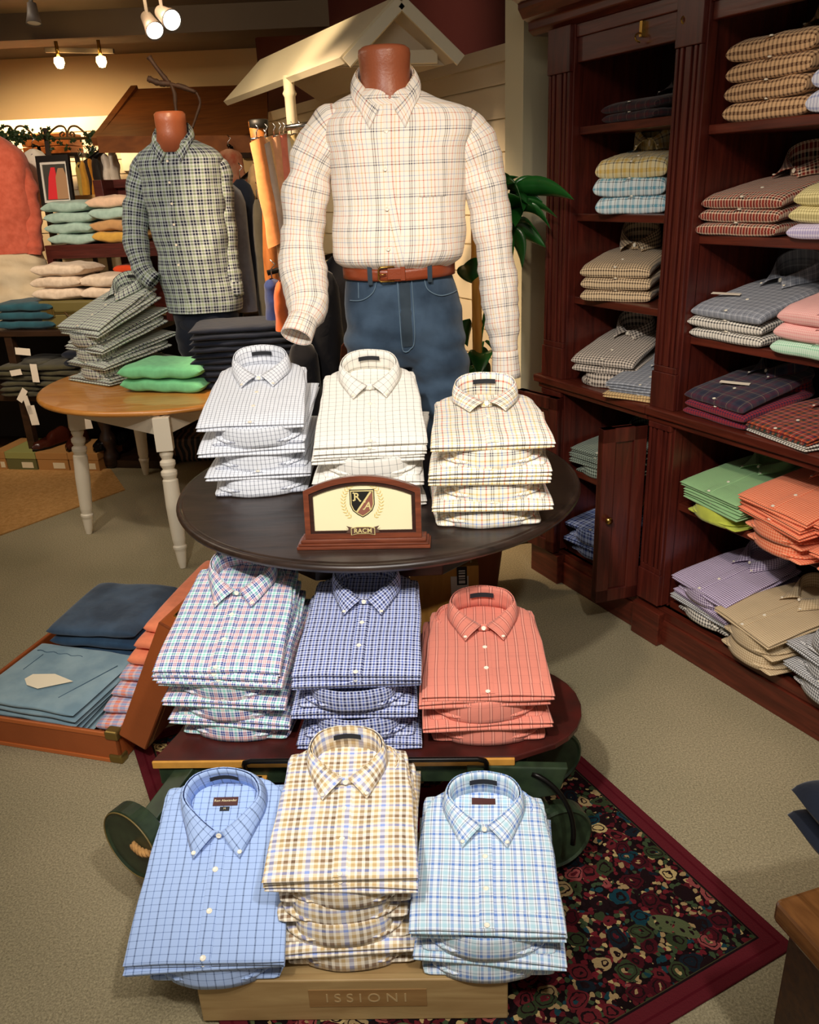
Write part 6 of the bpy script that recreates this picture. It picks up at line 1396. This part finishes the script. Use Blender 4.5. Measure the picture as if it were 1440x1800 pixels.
# twisted branch
br = thing('twisted_branch', 'forked bare dark branch rising behind the sage check form', 'branch'); bkm = mat('bark', '#3a2012', .7, noise_amt=.4, noise_scale=30); YB = 4.75
for pts, r in (([(262, 100), (280, 125), (300, 147), (318, 152), (345, 162)], .016), ([(260, 138), (280, 146), (300, 147)], .020), ([(300, 147), (307, 165), (309, 190), (316, 215), (330, 235)], .014), ([(345, 162), (352, 180), (345, 205), (338, 225)], .009)):
    q = [PY(a_, b_, YB) for a_, b_ in pts]; n_ = 16; MB().tube([cr(q, k/n_) for k in range(n_+1)], [r*(.75+.4*noise.noise(Vector((k*.7, r*100, 0)))) for k in range(n_+1)], 8).obj('branch_limb', bkm, br, smooth=True)
bar(PY(316, 215, YB), Vector((PY(316, 215, YB).x, YB, .0)), .03, 'branch_stem', bkm, br)
# dim far figure: blouse on a stand, dark doors
bshirt('orange floral blouse in the dim back right of the sage check form', 402, 262, 340, 34, 56, mat('floral_cloth', '#9a4c34', .8, col2='#b88a70', noise_scale=14), 5.6)
for i, (px, t0, b0, wp_) in enumerate(((394, 234, 255, 22), (436, 234, 278, 24))):
    a_ = PY(px, b0, 8.28); s = 8.3/FPX; MB().box(-wp_/2*s, wp_/2*s, -.03, 0, 0, (b0-t0)*s).obj('dark_picture', mat('dark_panel', '#24120e', .5), label=['small dark square picture on the back wall', 'taller dark picture with a pale note on the back wall'][i], cat='picture', bevel=.004).location = (a_.x, 8.28, a_.z)
# ================================================================ ceiling: beam, tracks and lamps
MB().box(-6, 3, 6.4, 6.7, 2.62, 2.78).obj('trim_3', ceil_m, kind='structure')
whm = mat('lamp_white', '#5c524a', .5)
tk = thing('track_light', 'ceiling light track with two bright white spot heads and a small clear head', 'lamp')
T0, T1 = PY(20, 14, 4.3), PY(300, 40, 4.3)
TZc = 2.74
tp0, tp1 = PY(0, 22, 3.75), PY(300, 18, 3.75); TZc = 2.70; tp0.z = tp1.z = 2.60
bar(tp0, tp1, .035, 'track', whm, tk, .03)
glow = mat('lamp_glow', '#fff4e0', .5, emit='#fff2dc', estr=7)
def head(px, py, y, r, aim, parent, glowm=glow):
    c = PY(px, py, y); d = Vector(aim).normalized(); M = Matrix.Translation(c) @ d.to_track_quat('Z', 'Y').to_matrix().to_4x4()
    o_ = MB().lathe([(0, -r*2.6), (r*.6, -r*2.5), (r*.75, -r*1.2), (r, 0), (r*.93, 0), (r*.7, -r*.3), (0, -r*.3)], 28, M=M).obj('lamp_head', whm, parent, smooth=True)
    MB().lathe([(0, -r*.12), (r*.86, -r*.10), (r*.88, -r*.16), (0, -r*.16)], 28, M=M).obj('lamp_lens', glowm, o_, smooth=False)
    top = Vector((c.x, c.y, TZc)) - d*0; bar(c-d*r*2, Vector((c.x-d.x*r*2, c.y, max(TZc, c.z))), .014, 'lamp_arm', whm, parent)
YH = tp1.y
head(303, 36, 3.7, .042, (.75, -.95, -.55), tk); head(273, 55, 3.8, .040, (.55, -.8, -.8), tk)
head(60, 42, 3.8, .03, (0, -.2, -1), tk, mat('clear_lamp', '#d8c8a8', .2))
tk2 = thing('track_light', 'two small amber halogen lamps under the far ceiling beam', 'lamp'); amb = mat('amber_glow', '#ffd890', .5, emit='#ffcf80', estr=30)
bar(PZ(90, 62, 2.60) if False else PY(80, 88, 6.35), PY(200, 90, 6.35), .03, 'track', whm, tk2, .03)
for px, py, e in ((178, 106, amb), (104, 108, amb)):
    c = PY(px, py, 6.3); MB().lathe([(0, .03), (.03, .02), (.034, -.01), (.02, -.04), (0, -.045)], 16, c=(c.x, c.y, c.z)).obj('lamp_bulb', e, tk2, smooth=True); MB().lathe([(.012, .02), (.012, .12)], 10, c=(c.x, c.y, c.z)).obj('lamp_stem', brass, tk2, smooth=True)
